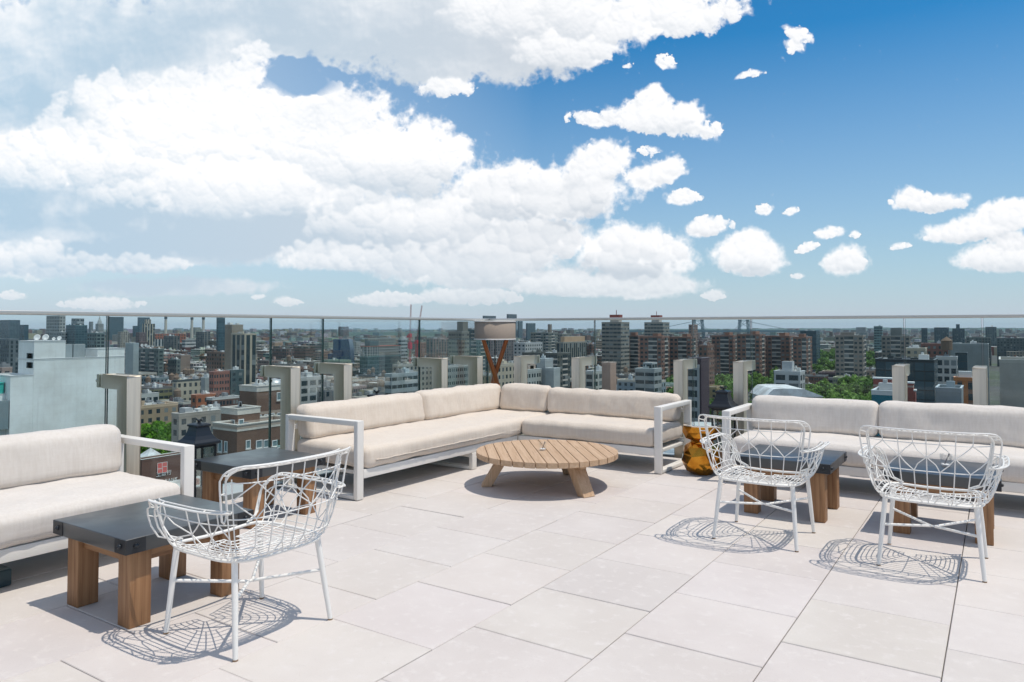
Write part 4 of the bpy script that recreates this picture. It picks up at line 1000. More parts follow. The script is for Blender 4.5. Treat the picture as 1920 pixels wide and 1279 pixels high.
BRK = (.30, .125, .075); BRD = (.19, .085, .06); TAN = (.44, .33, .225); CRM = (.58, .50, .39); GRY = (.33, .33, .32); WHT = (.68, .68, .65); DRK = (.05, .07, .085); TEA = (.12, .20, .21); PNK = (.56, .38, .29); BRN = (.22, .15, .12); BGR = (.36, .40, .41)
TW = 'apartment_tower'; OF = 'office_tower'; BB = 'brick_building'; AB = 'apartment_building'; OB = 'office_building'
LIST = [
 (OF, 'pale blue glass tower at the far left of the skyline', 'far left glass tower', -24, 18, 38, 600, 1900, (.28,.36,.40), 'glass', {}),
 (OF, 'narrow dark blue glass tower just right of the far left pale tower', 'narrow blue tower', 38, 46, 54, 609, 1500, (.04,.12,.18), 'glass', {}),
 (AB, 'grey-blue ribbed block at the left edge, left of the white stepped building', 'ribbed grey block', -60, 18, 37, 638, 560, (.16,.20,.22), 'vert', {'nclut': 4}),
 (BB, 'pinkish brick block with cluttered roof, at the left edge beside the white stepped building', 'pink brick block', -60, 6, 25, 693, 330, (.42,.32,.28), 'punch', {'nclut': 5}),
 (OF, 'tall pale grid-windowed tower behind the white stepped building', 'pale grid tower', 87, 112, 123, 593, 1000, (.46,.48,.46), 'punch', {'bay': 4.5, 'st': 4.3, 'nclut': 0}),
 (AB, 'lower pale grid-windowed wing in front of the tall pale grid tower', 'pale grid wing', 95, 122, 133, 624, 960, (.42,.45,.44), 'punch', {'bay': 4.5, 'st': 4.3}),
 (OF, 'grey office tower with a striped crown, left of the dark teal slab', 'striped crown tower', 134, 145, 158, 597, 1400, (.38,.43,.44), 'ribbon', {'st': 8, 'nclut': 0}),
 (OF, 'broad dark teal slab block in the left skyline', 'dark teal slab', 124, 142, 164, 611, 950, (.10,.20,.22), 'glass', {}),
 (TW, 'slim grey tower left of the stone tower with a spire', 'slim grey tower', 167, 170, 175, 603, 2300, (.30,.33,.34), 'punch', {'nclut': 0}),
 (AB, 'teal grid-windowed block right of the dark teal slab', 'teal grid block', 164, 182, 197, 626, 700, (.20,.27,.27), 'big', {'bay': 4}),
 (OF, 'big pale glass tower standing alone left of the stone-ribbed tower', 'lone glass tower', 202, 207, 232, 594, 2400, (.24,.34,.38), 'glass', {'nclut': 0}),
 (AB, 'beige block with a white portal frame below the lone glass tower', 'portal frame block', 221, 227, 243, 622, 1300, (.50,.45,.38), 'vert', {}),
 (OF, 'blue glass tower behind the cream stone-ribbed tower', 'blue glass tower', 258, 262, 281, 595, 2500, (.20,.30,.36), 'glass', {'nclut': 0}),
 (OF, 'dark blue office tower left of the blue glass tower', 'dark blue office', 249, 253, 260, 611, 2300, (.07,.14,.18), 'glass', {'nclut': 0}),
 (OF, 'cream stone-ribbed tower with setback top, left of the red factory', 'cream ribbed tower', 267, 271, 291, 607, 1500, (.58,.50,.38), 'fins', {'bay': 6, 'nclut': 0, 'pent': [(271, 274, 284, 599, (.55,.48,.38), 'vert')]}),
 (AB, 'purplish brown block behind the clock building', 'purplish block', 255, 262, 274, 623, 1350, (.20,.14,.14), 'punch', {}),
 ('factory', 'long red brick factory between the cream ribbed tower and the smokestacks', 'red factory', 284, 290, 349, 626, 1750, (.42,.13,.07), 'punch', {'bay': 7, 'st': 7}),
 ('silo_block', 'white ribbed silo block in front of the red factory', 'white silos', 288, 290, 308, 636, 1600, (.72,.72,.70), 'fins', {'bay': 8, 'nclut': 0}),
 (TW, 'dark ribbed slab in front of the red factory', 'left ribbed slab', 308, 326, 338, 630, 1250, (.17,.17,.165), 'vert', {'bay': 5}),
 (TW, 'dark ribbed slab below the right smokestack', 'right ribbed slab', 368, 383, 395, 622, 1250, (.20,.20,.19), 'vert', {'bay': 5}),
 ('warehouse', 'white and red low warehouse between the two dark ribbed slabs', 'white warehouse', 342, 348, 368, 637, 1650, (.66,.64,.62), 'ribbon', {'st': 7}),
 (TW, 'slim blue-teal tower touching the tan slab', 'slim blue tower', 406, 410, 422, 597, 900, (.07,.17,.21), 'glass', {'nclut': 1}),
 (OF, 'blank tan slab tower with dark left side', 'tan slab tower', 422, 435, 456, 611, 560, (.38,.32,.25), 'none', {'nclut': 2}),
 (OF, 'dark office tower with cream vertical fins, in front of the tan slab', 'finned tower', 434, 459, 481, 628, 500, (.55,.48,.37), 'fins', {'bay': 4.2, 'nclut': 4}),
 (TW, 'pale blue slab right behind the white stepped building', 'pale blue slab', 236, 251, 256, 646, 520, (.42,.49,.50), 'none', {'nclut': 1}),
 (AB, 'wide dark green balconied block right of the pale blue slab', 'green balcony block', 257, 298, 308, 656, 620, (.15,.20,.19), 'balc', {}),
 (AB, 'brown and tan box-like building in the middle distance, left of the slim blue tower', 'brown box', 328, 340, 358, 668, 720, (.34,.25,.20), 'none', {'nclut': 1}),
 (AB, 'grey-green block left of the brown box', 'grey-green block', 316, 332, 339, 676, 640, (.17,.21,.20), 'punch', {}),
 (BB, 'cream row building with a dark cornice and arched windows, under the finned tower', 'cream arched row', 325, 333, 384, 716, 430, (.60,.54,.42), 'punch', {'cornice': (.08,.10,.10), 'st': 4}),
 (AB, 'plain grey end wall building beside the cream arched row', 'grey end wall', 380, 386, 402, 711, 425, (.40,.43,.42), 'none', {}),
 (BB, 'red brick building with grey corner, just left of the finned tower foot', 'red corner building', 397, 402, 432, 700, 400, (.36,.15,.11), 'pair', {}),
 (AB, 'dark teal apartment block at the foot of the finned tower', 'dark teal block', 430, 434, 458, 697, 410, (.07,.12,.13), 'punch', {}),
 (BB, 'orange-red brick building with low roofs, left of the dark brick row', 'orange brick', 364, 370, 407, 744, 340, (.50,.17,.08), 'punch', {'nclut': 2}),
 (BB, 'dark brick row with a white parapet, left of the brown brick high-rise', 'dark brick row', 394, 400, 450, 750, 305, (.16,.09,.075), 'pair', {'cornice': (.68,.67,.64)}),
 ('loft_building', 'white loft building with tall arched windows beside the first left post', 'white loft', 257, 264, 300, 743, 320, (.66,.66,.62), 'big', {'cornice': (.6,.6,.56), 'st': 4}),
 (BB, 'long tan brick tenement with a bright cornice, behind the green trees', 'tan tenement', 240, 261, 336, 766, 275, (.46,.34,.23), 'punch', {'cornice': (.70,.52,.36), 'nclut': 5}),
 ('warehouse', 'low warehouse with pale roof full of air units, beside the black lantern', 'pale roof warehouse', 332, 338, 428, 781, 235, (.42,.38,.33), 'punch', {'roofc': (.58,.57,.55), 'nclut': 14}),
 (OF, 'glass-clad building under construction with open concrete floors at its top', 'construction building', 675, 690, 752, 670, 640, (.16,.26,.27), 'glass', {'bay': 2.6, 'nclut': 0}),
 (AB, 'grey-beige slab behind the building under construction', 'grey beige slab', 684, 690, 742, 636, 950, (.36,.35,.32), 'punch', {}),
 (TW, 'small white banded tower left of the red crane', 'white banded tower', 750, 753, 764, 637, 720, (.62,.66,.66), 'ribbon', {}),
 (BB, 'orange brick towers right of the cranes', 'orange towers', 778, 783, 800, 644, 1000, (.40,.17,.11), 'vert', {}),
 (TW, 'brown tower with a yellow vertical stripe, left of the big grey tower', 'yellow striped tower', 799, 812, 842, 636, 900, (.30,.20,.17), 'vert', {'bay': 5}),
 (TW, 'big grey-beige stepped apartment tower left of the lamp shade', 'big grey tower', 841, 866, 880, 624, 560, (.34,.33,.285), 'pair', {'pent': [(857, 868, 879, 603, (.33,.32,.28), 'none')], 'nclut': 2}),
 (TW, 'dark teal balconied tower just left of the lamp shade', 'teal balcony tower', 873, 893, 914, 620, 660, (.10,.16,.165), 'balc', {}),
 (TW, 'purple-brown ribbed block seen between the lamp legs', 'block between lamp legs', 912, 920, 966, 634, 900, (.24,.20,.20), 'vert', {'bay': 5}),
 ('loft_building', 'cream classical building with rows of windows, under the red crane', 'cream classical building', 742, 746, 838, 687, 430, (.46,.43,.36), 'punch', {'nclut': 6, 'cornice': (.58,.56,.5)}),
 (OB, 'low white office with a bright blue corner, above the corner sofa back', 'blue corner office', 722, 735, 784, 705, 330, (.50,.56,.57), 'ribbon', {'nclut': 5}),
 (OB, 'white concrete office with blue ribbon windows between the second and third left posts', 'white concrete office', 548, 564, 611, 712, 300, (.58,.58,.56), 'big', {'nclut': 7, 'bay': 4.5}),
 (AB, 'grey apartment building right of the white concrete office', 'grey apartment building', 604, 610, 644, 731, 270, (.26,.26,.25), 'punch', {'nclut': 3}),
 ('loft_building', 'ornate grey building with a white cornice, left of the lamp legs', 'ornate grey building', 833, 839, 904, 689, 370, (.34,.36,.34), 'pair', {'cornice': (.72,.70,.64), 'nclut': 3}),
 ('loft_building', 'cream building with balustraded roof just right of the lamp legs', 'balustrade building', 928, 933, 967, 687, 345, (.58,.50,.38), 'punch', {'cornice': (.66,.58,.46)}),
 (OF, 'far glass tower rising above the rail behind the left of the lamp shade', 'far left shade tower', 905, 908, 930, 592, 2700, (.30,.38,.42), 'glass', {'nclut': 0}),
 (OF, 'far glass tower rising above the rail behind the right of the lamp shade', 'far right shade tower', 950, 953, 969, 589, 2700, (.22,.30,.34), 'glass', {'nclut': 0}),
 (OF, 'narrow pale glass tower just right of the lamp shade', 'narrow pale tower', 970, 973, 980, 602, 2600, (.32,.42,.46), 'glass', {'nclut': 0}),
 (OF, 'wider teal glass tower right of the narrow pale tower', 'wide teal tower', 986, 989, 1004, 606, 2300, (.16,.26,.29), 'glass', {'nclut': 0}),
 (AB, 'white grid-fronted building to the right below the lamp shade', 'white grid front', 963, 985, 1017, 645, 700, (.58,.58,.57), 'punch', {'bay': 4}),
 (AB, 'grey-green apartment block with two stepped penthouses right of the lamp', 'grey-green stepped block', 995, 1028, 1046, 625, 820, (.24,.25,.225), 'balc', {'pent': [(1027, 1034, 1038, 608, (.28,.23,.19), 'none'), (1037, 1041, 1045, 615, (.3,.24,.2), 'none')]}),
 (AB, 'grey block with one square tower top, left of the cream-topped building', 'square top block', 1045, 1054, 1070, 627, 900, (.27,.265,.24), 'punch', {'pent': [(1057, 1062, 1068, 615, (.3,.28,.25), 'none')]}),
 (OB, 'dark colonnaded building with a cream block on top', 'dark colonnade building', 1042, 1056, 1100, 644, 540, (.30,.29,.25), 'fins', {'bay': 3, 'pent': [(1053, 1060, 1098, 631, (.62,.42,.27), 'none')], 'nclut': 1}),
 (AB, 'wide dark green slab with a brick end, behind the corner sofa', 'dark green slab', 979, 1045, 1069, 665, 450, (.12,.125,.11), 'balc', {'nclut': 4}),
 (AB, 'pale grey tower block with blank walls behind the right wing of the corner sofa', 'blank pale block', 1016, 1022, 1037, 677, 300, (.50,.53,.53), 'none', {'nclut': 1}),
 (AB, 'lower blank pale annex joined to the blank pale block', 'blank annex', 1036, 1038, 1050, 695, 296, (.50,.53,.52), 'none', {'nclut': 0}),
 (AB, 'pale apartment building with pinkish stepped roof rooms, right of the lamp', 'stepped pale building', 976, 986, 1015, 698, 290, (.50,.52,.49), 'pair', {'pent': [(988, 992, 996, 686, (.62,.50,.42), 'none'), (1000, 1004, 1012, 680, (.6,.48,.4), 'none')], 'nclut': 3}),
 (AB, 'white building with dark square windows left of the pink stair tower', 'white square-window building', 1106, 1112, 1140, 700, 330, (.60,.60,.55), 'big', {'bay': 5, 'nclut': 3}),
 ('stair_tower', 'pink brick stair tower in front of the tall red-topped tower', 'pink stair tower', 1141, 1144, 1155, 684, 312, (.60,.40,.31), 'none', {'nclut': 0}),
 (TW, 'tallest grey-brown apartment tower with a red-capped penthouse, left of its twin', 'left red-capped tower', 1128, 1164, 1180, 606, 620, (.33,.30,.26), 'ribbon', {'pent': [(1144, 1160, 1166, 596, (.62,.56,.5), 'none')], 'nclut': 0}),
 (TW, 'apartment tower with a red-capped penthouse, right of its taller twin', 'right red-capped tower', 1208, 1243, 1255, 606, 730, (.35,.32,.28), 'ribbon', {'pent': [(1221, 1235, 1241, 597, (.6,.55,.5), 'none')], 'nclut': 0}),
 (OB, 'silvery stepped office with green glass edge in front of the brick balcony towers', 'silvery stepped office', 1190, 1226, 1240, 696, 300, (.42,.45,.44), 'ribbon', {'pent': [(1206, 1222, 1232, 680, (.5,.54,.54), 'ribbon')], 'nclut': 4}),
 (AB, 'glass and grid fronted building beside the purple wall, left of the lantern', 'grid-fronted building', 1283, 1310, 1312.2, 690, 236, (.44,.46,.46), 'big', {'bay': 4.6, 'nclut': 0}),
 (AB, 'narrow building with a plain dark purple wall, left of the black lantern', 'purple wall building', 1312.6, 1314, 1329, 677, 236, (.085,.055,.07), 'none', {'nclut': 0}),
 (TW, 'dark brick tower with a sunlit edge behind the purple wall', 'sunlit edge tower', 1309, 1326, 1339, 650, 500, (.26,.14,.10), 'punch', {}),
 (TW, 'brick tower top standing left of the bridge', 'tower beside bridge', 1292, 1297, 1308, 610, 900, (.32,.20,.16), 'punch', {'nclut': 1}),
 (OF, 'dark blue slab beyond the brick balcony towers', 'dark blue slab', 1500, 1530, 1537, 622, 820, (.06,.11,.13), 'glass', {}),
 (AB, 'white building with large square windows and roof garden, above the right sofa', 'white roof garden building', 1450, 1499, 1508, 701, 300, (.62,.62,.60), 'big', {'bay': 4.6, 'pent': [(1470, 1484, 1488, 678, (.66,.67,.67), 'none')], 'nclut': 4}),
 (TW, 'grey-brown tower with a dark balcony stripe, left of the teal slim tower', 'left stripe tower', 1565, 1598, 1617, 631, 540, (.35,.30,.255), 'balc', {'pent': [(1575, 1590, 1600, 623, (.36,.3,.26), 'none')]}),
 (TW, 'slim pale teal tower between the two grey-brown stripe towers', 'slim teal tower', 1638, 1646, 1654, 613, 950, (.20,.31,.31), 'ribbon', {'nclut': 1}),
 (TW, 'grey-brown tower with a dark balcony stripe and square top, right of the slim teal tower', 'right stripe tower', 1652, 1689, 1705, 632, 560, (.33,.30,.255), 'balc', {'pent': [(1669, 1682, 1690, 615, (.24,.25,.23), 'none')], 'nclut': 1}),
 (TW, 'small dark blue tower alone on the right skyline', 'small dark tower', 1727, 1733, 1738, 615, 1400, (.06,.11,.13), 'punch', {'nclut': 0}),
 (TW, 'wide dark blue tower with a roof box on the right skyline', 'wide dark tower', 1751, 1766, 1778, 614, 1350, (.07,.12,.14), 'punch', {'nclut': 1}),
 (TW, 'dark blue tower with a tall square chimney on the right skyline', 'chimney tower', 1785, 1798, 1808, 616, 1350, (.07,.12,.14), 'punch', {'pent': [(1792, 1796, 1799, 608, (.08,.13,.15), 'none')], 'nclut': 0}),
 (TW, 'pale-edged dark tower near the right end of the skyline', 'pale edged tower', 1847, 1858, 1868, 613, 1350, (.13,.18,.19), 'punch', {'nclut': 1}),
 (AB, 'broad dark grid block below the chimney tower', 'broad grid block', 1811, 1836, 1857, 634, 950, (.13,.16,.15), 'punch', {}),
 (AB, 'very wide dark block at the right edge of the skyline', 'very wide dark block', 1868, 1960, 1980, 636, 900, (.09,.12,.12), 'punch', {'nclut': 5}),
 (BB, 'long red brick block in front of the wide dark tower', 'long red block', 1726, 1732, 1777, 647, 480, (.30,.13,.10), 'punch', {}),
 (OB, 'long pale grey block with blank walls in front of the broad grid block', 'long grey block', 1777, 1830, 1852, 648, 450, (.30,.33,.33), 'none', {'nclut': 6}),
 (AB, 'cream stepped buildings left of the white building with a water tank', 'cream stepped buildings', 1697, 1702, 1734, 656, 430, (.54,.47,.36), 'punch', {'nclut': 6}),
 (OF, 'big near-black glass building behind the right sofa', 'black glass building', 1640, 1738, 1750, 680, 260, (.025,.035,.04), 'glass', {'nclut': 5, 'wy': 18}),
 ('loft_building', 'white lattice-fronted building with a water tank on its roof', 'white lattice building', 1754, 1760, 1793, 673, 300, (.66,.64,.60), 'big', {'tk': 1.1, 'bay': 2.6, 'nclut': 2}),
 (OF, 'dark narrow slab right of the white lattice building', 'dark narrow slab', 1790, 1797, 1812, 665, 340, (.035,.055,.065), 'glass', {'nclut': 0}),
 (BB, 'bright orange brick building left of the last right post', 'bright orange building', 1786, 1791, 1826, 714, 225, (.52,.20,.07), 'vert', {'nclut': 3}),
 (OB, 'flat-roofed grey shed in front of the bright orange building', 'grey shed', 1752, 1762, 1800, 735, 190, (.30,.34,.36), 'none', {'nclut': 1, 'roofc': (.40,.45,.48)}),
 ('party_wall_building', 'large blank beige party wall at the right edge', 'beige party wall', 1872, 2060, 2070, 684, 215, (.47,.45,.40), 'none', {'nclut': 4, 'wy': 25}),
]
for (nm, lab, short, xl, xc, xr, yt, d, wall, sty, kw) in LIST:
    kw = dict(kw); kw.setdefault('nclut', 3 if d < 1300 else 0)
    bld(nm, lab, short, xl, xc, xr, yt, d, wall, sty, **kw)

# brick balcony towers: one kind, each in its own place
ROW = [(1174, 1196, 1207, 631, 640, 'first from the left, between the two red-capped towers'), (1206, 1240, 1255, 633, 540, 'second from the left, in front of the right red-capped tower'), (1262, 1295, 1304, 634, 560, 'third, left of the dark brick tower'),
       (1341, 1374, 1383, 631, 600, 'fourth, right of the dark brick tower'), (1388, 1424, 1435, 629, 570, 'fifth, below the right bridge tower'), (1437, 1480, 1491, 632, 590, 'sixth, behind the white roof garden building'), (1493, 1511, 1522, 634, 560, 'last on the right, above the park trees')]
for xl, xc, xr, yt, d, l in ROW:
    bld(TW, 'brick balcony tower, '+l, 'brick balcony towers', xl-7, xc, xr, yt, d, (.31, .165, .12), 'balc', (.30,.28,.26), nclut=1, group='brick balcony towers in a row', cat='apartment tower',
        pent=[(xl+(xc-xl)*.55, xl+(xc-xl)*.8, xc, yt-8, (.36, .18, .12), 'none')])
# red caps of the twin towers
for (pl, pr_, y0, y1, d, s) in ((1144, 1166, 590, 596, 622, 'left red-capped tower'), (1221, 1241, 591, 597, 732, 'right red-capped tower')):
    host = [o for o in bpy.data.objects if o.get('label', '').find('taller twin' if s[0] == 'r' else 'left of its twin') >= 0][0]
    a0, a1, b0, b1 = extents(pl, pr_-5, pr_, d+2.5); L = host.location
    q = MB(); q.box(a0-L.x-.4, a1-L.x+.4, b0-L.y-.4, b1-L.y+.4, ztop(y1, d+2.5)+.03-L.z, ztop(y0, d+2.5)-L.z); q.tube([(a1-L.x-4, b0-L.y+3, ztop(y0, d)-L.z), (a1-L.x-4, b0-L.y+3, ztop(y0, d)-L.z+4)], .3, 5)
    kid(q.build('red_cap', M_PLAIN, host), (.24, .06, .04))

# ---------------- white stepped building with satellite dishes
D = 255.; Pn = W2(65, D); Xn = Pn.x
def yon(px): r = ray2(px); return CY+r.y*((Xn-CX)/r.x)
def zon(px, y):
    r = ray2(px); t_ = (Xn-CX)/r.x; return CZ+(614-y)/F*t_
L = Vector((Xn, Pn.y, GZ)); t = thing('stepped_building', 'large white stepped building with blank walls and satellite dishes on its roof', 'stepped building', L)
WC = (.78, .80, .78); wx = Xn-extents(36, 65, 124, D)[0]
zB, zA, zC = zon(150, 673), zon(95, 642), zon(210, 655)
block(t, L, Xn-wx, Xn, Pn.y, yon(235), GZ, zB, 'none', WC, (.5, .5, .49), par=.5)
block(t, L, Xn-wx, Xn-.01, Pn.y+.01, yon(124), zB+.06, zA, 'none', WC, (.6, .6, .58), par=.5, name='upper_storey')
block(t, L, Xn-wx*.75, Xn-.01, yon(184), yon(235)-.01, zB+.06, zC, 'none', WC, (.6, .6, .58), par=.3, name='upper_storey')
block(t, L, Xn-wx*.6, Xn-5, yon(124)+1, yon(150), zB+.06, zon(137, 646), 'none', (.40, .46, .48), (.6, .6, .58), par=0, name='plant_room')
block(t, L, Xn-wx*.6, Xn-5, yon(150)+.4, yon(174), zB+.06, zon(160, 646), 'none', (.40, .46, .48), (.6, .6, .58), par=0, name='plant_room')
zD = zon(40, 706)
block(t, L, Xn-wx-6, Xn-.02, yon(22), Pn.y-.02, GZ, zD, 'none', WC, (.5, .5, .49), par=.4, name='lower_wing')
block(t, L, Xn-wx-6, Xn-3, yon(-60), yon(22)-.02, GZ, zon(5, 742), 'none', WC, (.62, .63, .62), par=.3, name='terrace_wing')
q = MB()
for px in (56, 60.5):
    for yy in (668, 685):
        a = extents(px-1.4, px+1.0, px+2, D); zz = ztop(yy, D)
        q = MB(); q.box(a[0]-L.x, a[1]-L.x, -.06, .0-.004, zz-L.z-1., zz-L.z+1.); kid(q.build('window', M_PLAIN, t), (.10, .14, .15))
q = MB(); q.box(-7.5, .01, yon(3)-L.y, yon(20)-L.y, zon(5, 805)-L.z, zon(5, 752)-L.z); kid(q.build('window', MF['glass'], t), (.2, .26, .28))
for px, s in ((77, 1.), (93, 1.), (108, .55), (118.5, .7)):
    q = MB(); r = 1.15*s; y_ = yon(px); c = Vector((Xn-2.4, y_, zA+r+.5)); ax = Vector((.55, -.75, .35)).normalized(); u_ = ax.orthogonal().normalized(); v_ = ax.cross(u_)
    vs = []
    for i, k in enumerate((0, .35, .7, 1.)):
        for j in range(16): a = j*pi/8; vs.append(c+(u_*cos(a)+v_*sin(a))*r*k+ax*(r*.3*k*k))
    for i, k in enumerate((1., .7, .35, 0)):
        for j in range(16): a = j*pi/8; vs.append(c+(u_*cos(a)+v_*sin(a))*r*k+ax*(r*.3*k*k-.08))
    q.add(vs, [(i*16+j, i*16+(j+1) % 16, (i+1)*16+(j+1) % 16, (i+1)*16+j) for i in range(7) for j in range(16)], smooth=True)
    q.tube([c, c-ax*.5, (c.x-.3, c.y, zA+.05)], .09, 5); q.tube([c+u_*r*.8, c+ax*r*.9], .04, 4)
    tg = {77: 'white satellite dish at the left end of the stepped building roof', 93: 'white satellite dish second from left on the stepped building roof', 108: 'smallest white satellite dish on the stepped building roof', 118.5: 'white satellite dish at the right end of the stepped building roof'}
    o = q.build('satellite_dish', M_TRIM); tag(o, tg[px], 'satellite dish', 'satellite dishes on the white roof')
q = MB(); zt = zon(5, 742)+.06; q.box(Xn-9, Xn-3.6, yon(4), yon(19), zt, zt+3.9); q.box(Xn-9.2, Xn-3.4, yon(4)-.2, yon(19)+.2, zt+3.91, zt+4.15)
tag(kid(q.build('roof_cabin', M_PLAIN), (.03, .40, .34)), 'bright teal cabin on the low wing of the white stepped building', 'cabin')
for s_ in range(4):
    q = MB(); px = 10+s_*0; 
LM.append((Xn-wx-8, Xn+1, yon(-60), yon(235), 'white stepped building', 120, 255))

# ---------------- brown brick high-rise beside the terrace
t = None
def nearblk(nm, parent, xl, xc, xr, yt, d, zb, wall, roofc=(.5, .49, .47), y1=None):
    x0, x1, y0, y1_ = extents(xl, xc, xr, d); zt = ztop(yt, d)
    if y1: y1_ = y1
    L = parent.location
    rf = block(parent, L, x0, x1, y0, y1_, zb, zt, 'none', wall, roofc, par=.8, cornice=(.60, .56, .50), name=nm)
    return x0, x1, y0, y1_, zt
P0 = W2(447, 106); t = thing('brick_high_rise', 'brown brick high-rise with white-framed windows, between the left lantern and the corner sofa', 'high-rise', (P0.x, P0.y, GZ)); L = t.location
def f_brick(n, b):
    c = n.node('ShaderNodeObjectInfo').outputs['Color']; p = posc(n)
    s = n.node('ShaderNodeSeparateXYZ'); n.l.new(p, s.inputs[0])
    v = n.comb(n.math('ADD', s.outputs[0], s.outputs[1]), s.outputs[2])
    bk = n.node('ShaderNodeTexBrick'); n.l.new(v, bk.inputs[0]); bk.inputs['Scale'].default_value = 1.; bk.inputs['Brick Width'].default_value = .42; bk.inputs['Row Height'].default_value = .16; bk.inputs['Mortar Size'].default_value = .012
    bk.inputs['Color1'].default_value = (.9, .9, .9, 1); bk.inputs['Color2'].default_value = (1.15, 1.1, 1.05, 1); bk.inputs['Mortar'].default_value = (1.25, 1.3, 1.35, 1)
    band = n.math('GREATER_THAN', n.math('FRACT', n.math('MULTIPLY', s.outputs[2], 1/6.4)), .93)
    cc = n.mix(1., c, bk.outputs[0], 'MULTIPLY'); cc = n.mix(band, cc, (.40, .31, .25))
    cc = n.mix(n.math('MULTIPLY', n.maprange(n.noise(p, .4, 5, .6), .4, .7), .4), cc, n.mix(1., c, (.7, .68, .66), 'MULTIPLY'))
    n.l.new(cc, b.inputs['Base Color'])
MF['none_brick'] = mat('brown_brickwork', rough=.85, fn=f_brick); _n = MF['none']; MF['none'] = MF['none_brick']
BW = (.21, .125, .09)
A_ = nearblk('wall', t, 402, 447, 560, 808, 106, GZ, BW)
A1 = A_; zlow = A_[4]
C_ = nearblk('upper_block', t, 451, 483, 545, 734, 124, zlow+.06, BW)
B_ = nearblk('roof_house', t, 431, 447.5, 482, 777, 111, zlow+.06, BW)
MF['none'] = _n
def window(px0, px1, y0, y1, face, blk, fr=(.74, .74, .72), gl=(.16, .24, .26)):
    X_, Y_ = blk[1], blk[2]
    if face == 'X':
        r0, r1 = ray2(px0), ray2(px1); t0 = (X_-CX)/r0.x; t1 = (X_-CX)/r1.x; a, b_ = CY+r0.y*t0, CY+r1.y*t1
    else:
        r0, r1 = ray2(px0), ray2(px1); t0 = (Y_-CY)/r0.y; t1 = (Y_-CY)/r1.y; a, b_ = CX+r0.x*t0, CX+r1.x*t1
    tm = (t0+t1)/2; z1, z0 = CZ+(614-y0)/F*tm, CZ+(614-y1)/F*tm; f_ = .12
    if face == 'X':
        bx = lambda q, u0, u1, w0, w1, e0, e1: q.box(X_+e0-L.x, X_+e1-L.x, u0-L.y, u1-L.y, w0-L.z, w1-L.z)
    else:
        bx = lambda q, u0, u1, w0, w1, e0, e1: q.box(u0-L.x, u1-L.x, Y_-e1-L.y, Y_-e0-L.y, w0-L.z, w1-L.z)
    q = MB(); bx(q, a, b_, z0, z0+f_, .005, .09); bx(q, a, b_, z1-f_, z1, .005, .09); bx(q, a, a+f_, z0+f_, z1-f_, .005, .09); bx(q, b_-f_, b_, z0+f_, z1-f_, .005, .09)
    if b_-a > 1.3: bx(q, (a+b_)/2-.05, (a+b_)/2+.05, z0+f_, z1-f_, .005, .085)
    w_ = kid(q.build('window', M_PLAIN, t), fr)
    q = MB(); bx(q, a+f_, b_-f_, z0+f_, z1-f_, .003, .03); kid(q.build('pane', MF['glass'], w_), gl)
    q = MB(); bx(q, a-.08, b_+.08, z0-.16, z0-.005, .004, .16); kid(q.build('sill', M_PLAIN, w_), (.55, .52, .47))
for px0, px1, y0, y1, f_, k in [(520, 528, 735, 750, 'X', C_), (506, 516, 774, 790, 'X', C_), (520.5, 528, 773, 792, 'X', C_), (497, 504, 776, 792, 'X', C_), (486, 492, 777, 790, 'X', C_), (533, 541, 772, 791, 'X', C_),
     (449, 459, 785, 797, 'X', B_), (435.5, 443, 786, 799, 'Y', B_), (463, 472, 824, 840, 'X', A_), (482, 494, 824, 839, 'X', A_), (496, 508, 823, 838, 'X', A_), (380+32, 420, 824, 846, 'Y', A_), (424, 430, 826, 846, 'Y', A_), (405, 409, 824, 844, 'Y', A_),
     (463, 472, 870, 888, 'X', A_), (482, 494, 869, 886, 'X', A_), (413, 420, 872, 892, 'Y', A_), (424, 430, 873, 893, 'Y', A_), (512, 522, 824, 838, 'X', A_)]:
    window(px0, px1, y0, y1, f_, k)
for (px0, px1, yy) in ((510, 535, 836),):   # balcony
    r0, r1 = ray2(px0), ray2(px1); a = CY+r0.y*((A_[1]-CX)/r0.x); b_ = CY+r1.y*((A_[1]-CX)/r1.x); zz = CZ+(614-yy)/F*((A_[1]-CX)/r0.x)
    q = MB(); q.box(A_[1]+.01-L.x, A_[1]+1.5-L.x, a-L.y, b_-L.y, zz-.2-L.z, zz-L.z); bl = kid(q.build('balcony', M_PLAIN, t), (.6, .6, .58))
    q = MB(); q.box(A_[1]+1.42-L.x, A_[1]+1.47-L.x, a-L.y, b_-L.y, zz+.05-L.z, zz+1.1-L.z); q.build('railing', glass_mat('balcony_glass', (.6, .78, .8)), bl)
clutter(t, L, C_[0], C_[1], C_[2], C_[3], C_[4], rgB, 16, (.6, .6, .58), .45); clutter(t, L, B_[1]+.5, A_[1], A_[2]+.5, A_[3], A_[4], rgB, 3, (.6, .6, .58), .35); clutter(t, L, B_[0], B_[1], B_[2], B_[3], B_[4], rgB, 5, (.6, .6, .58), .35)
q = MB(); q.lathe([(1.7, .05), (1.7, .9), (1.2, 1.5), (.1, 1.8)], 16); o = q.build('roof_dome', M_METAL, t); o.location = ((C_[1]-3-L.x), C_[2]+6-L.y, C_[4]-L.z)
LM.append((A_[0], A_[1], A_[2], A_[3]+20, 'brown brick high-rise', 480, 110))

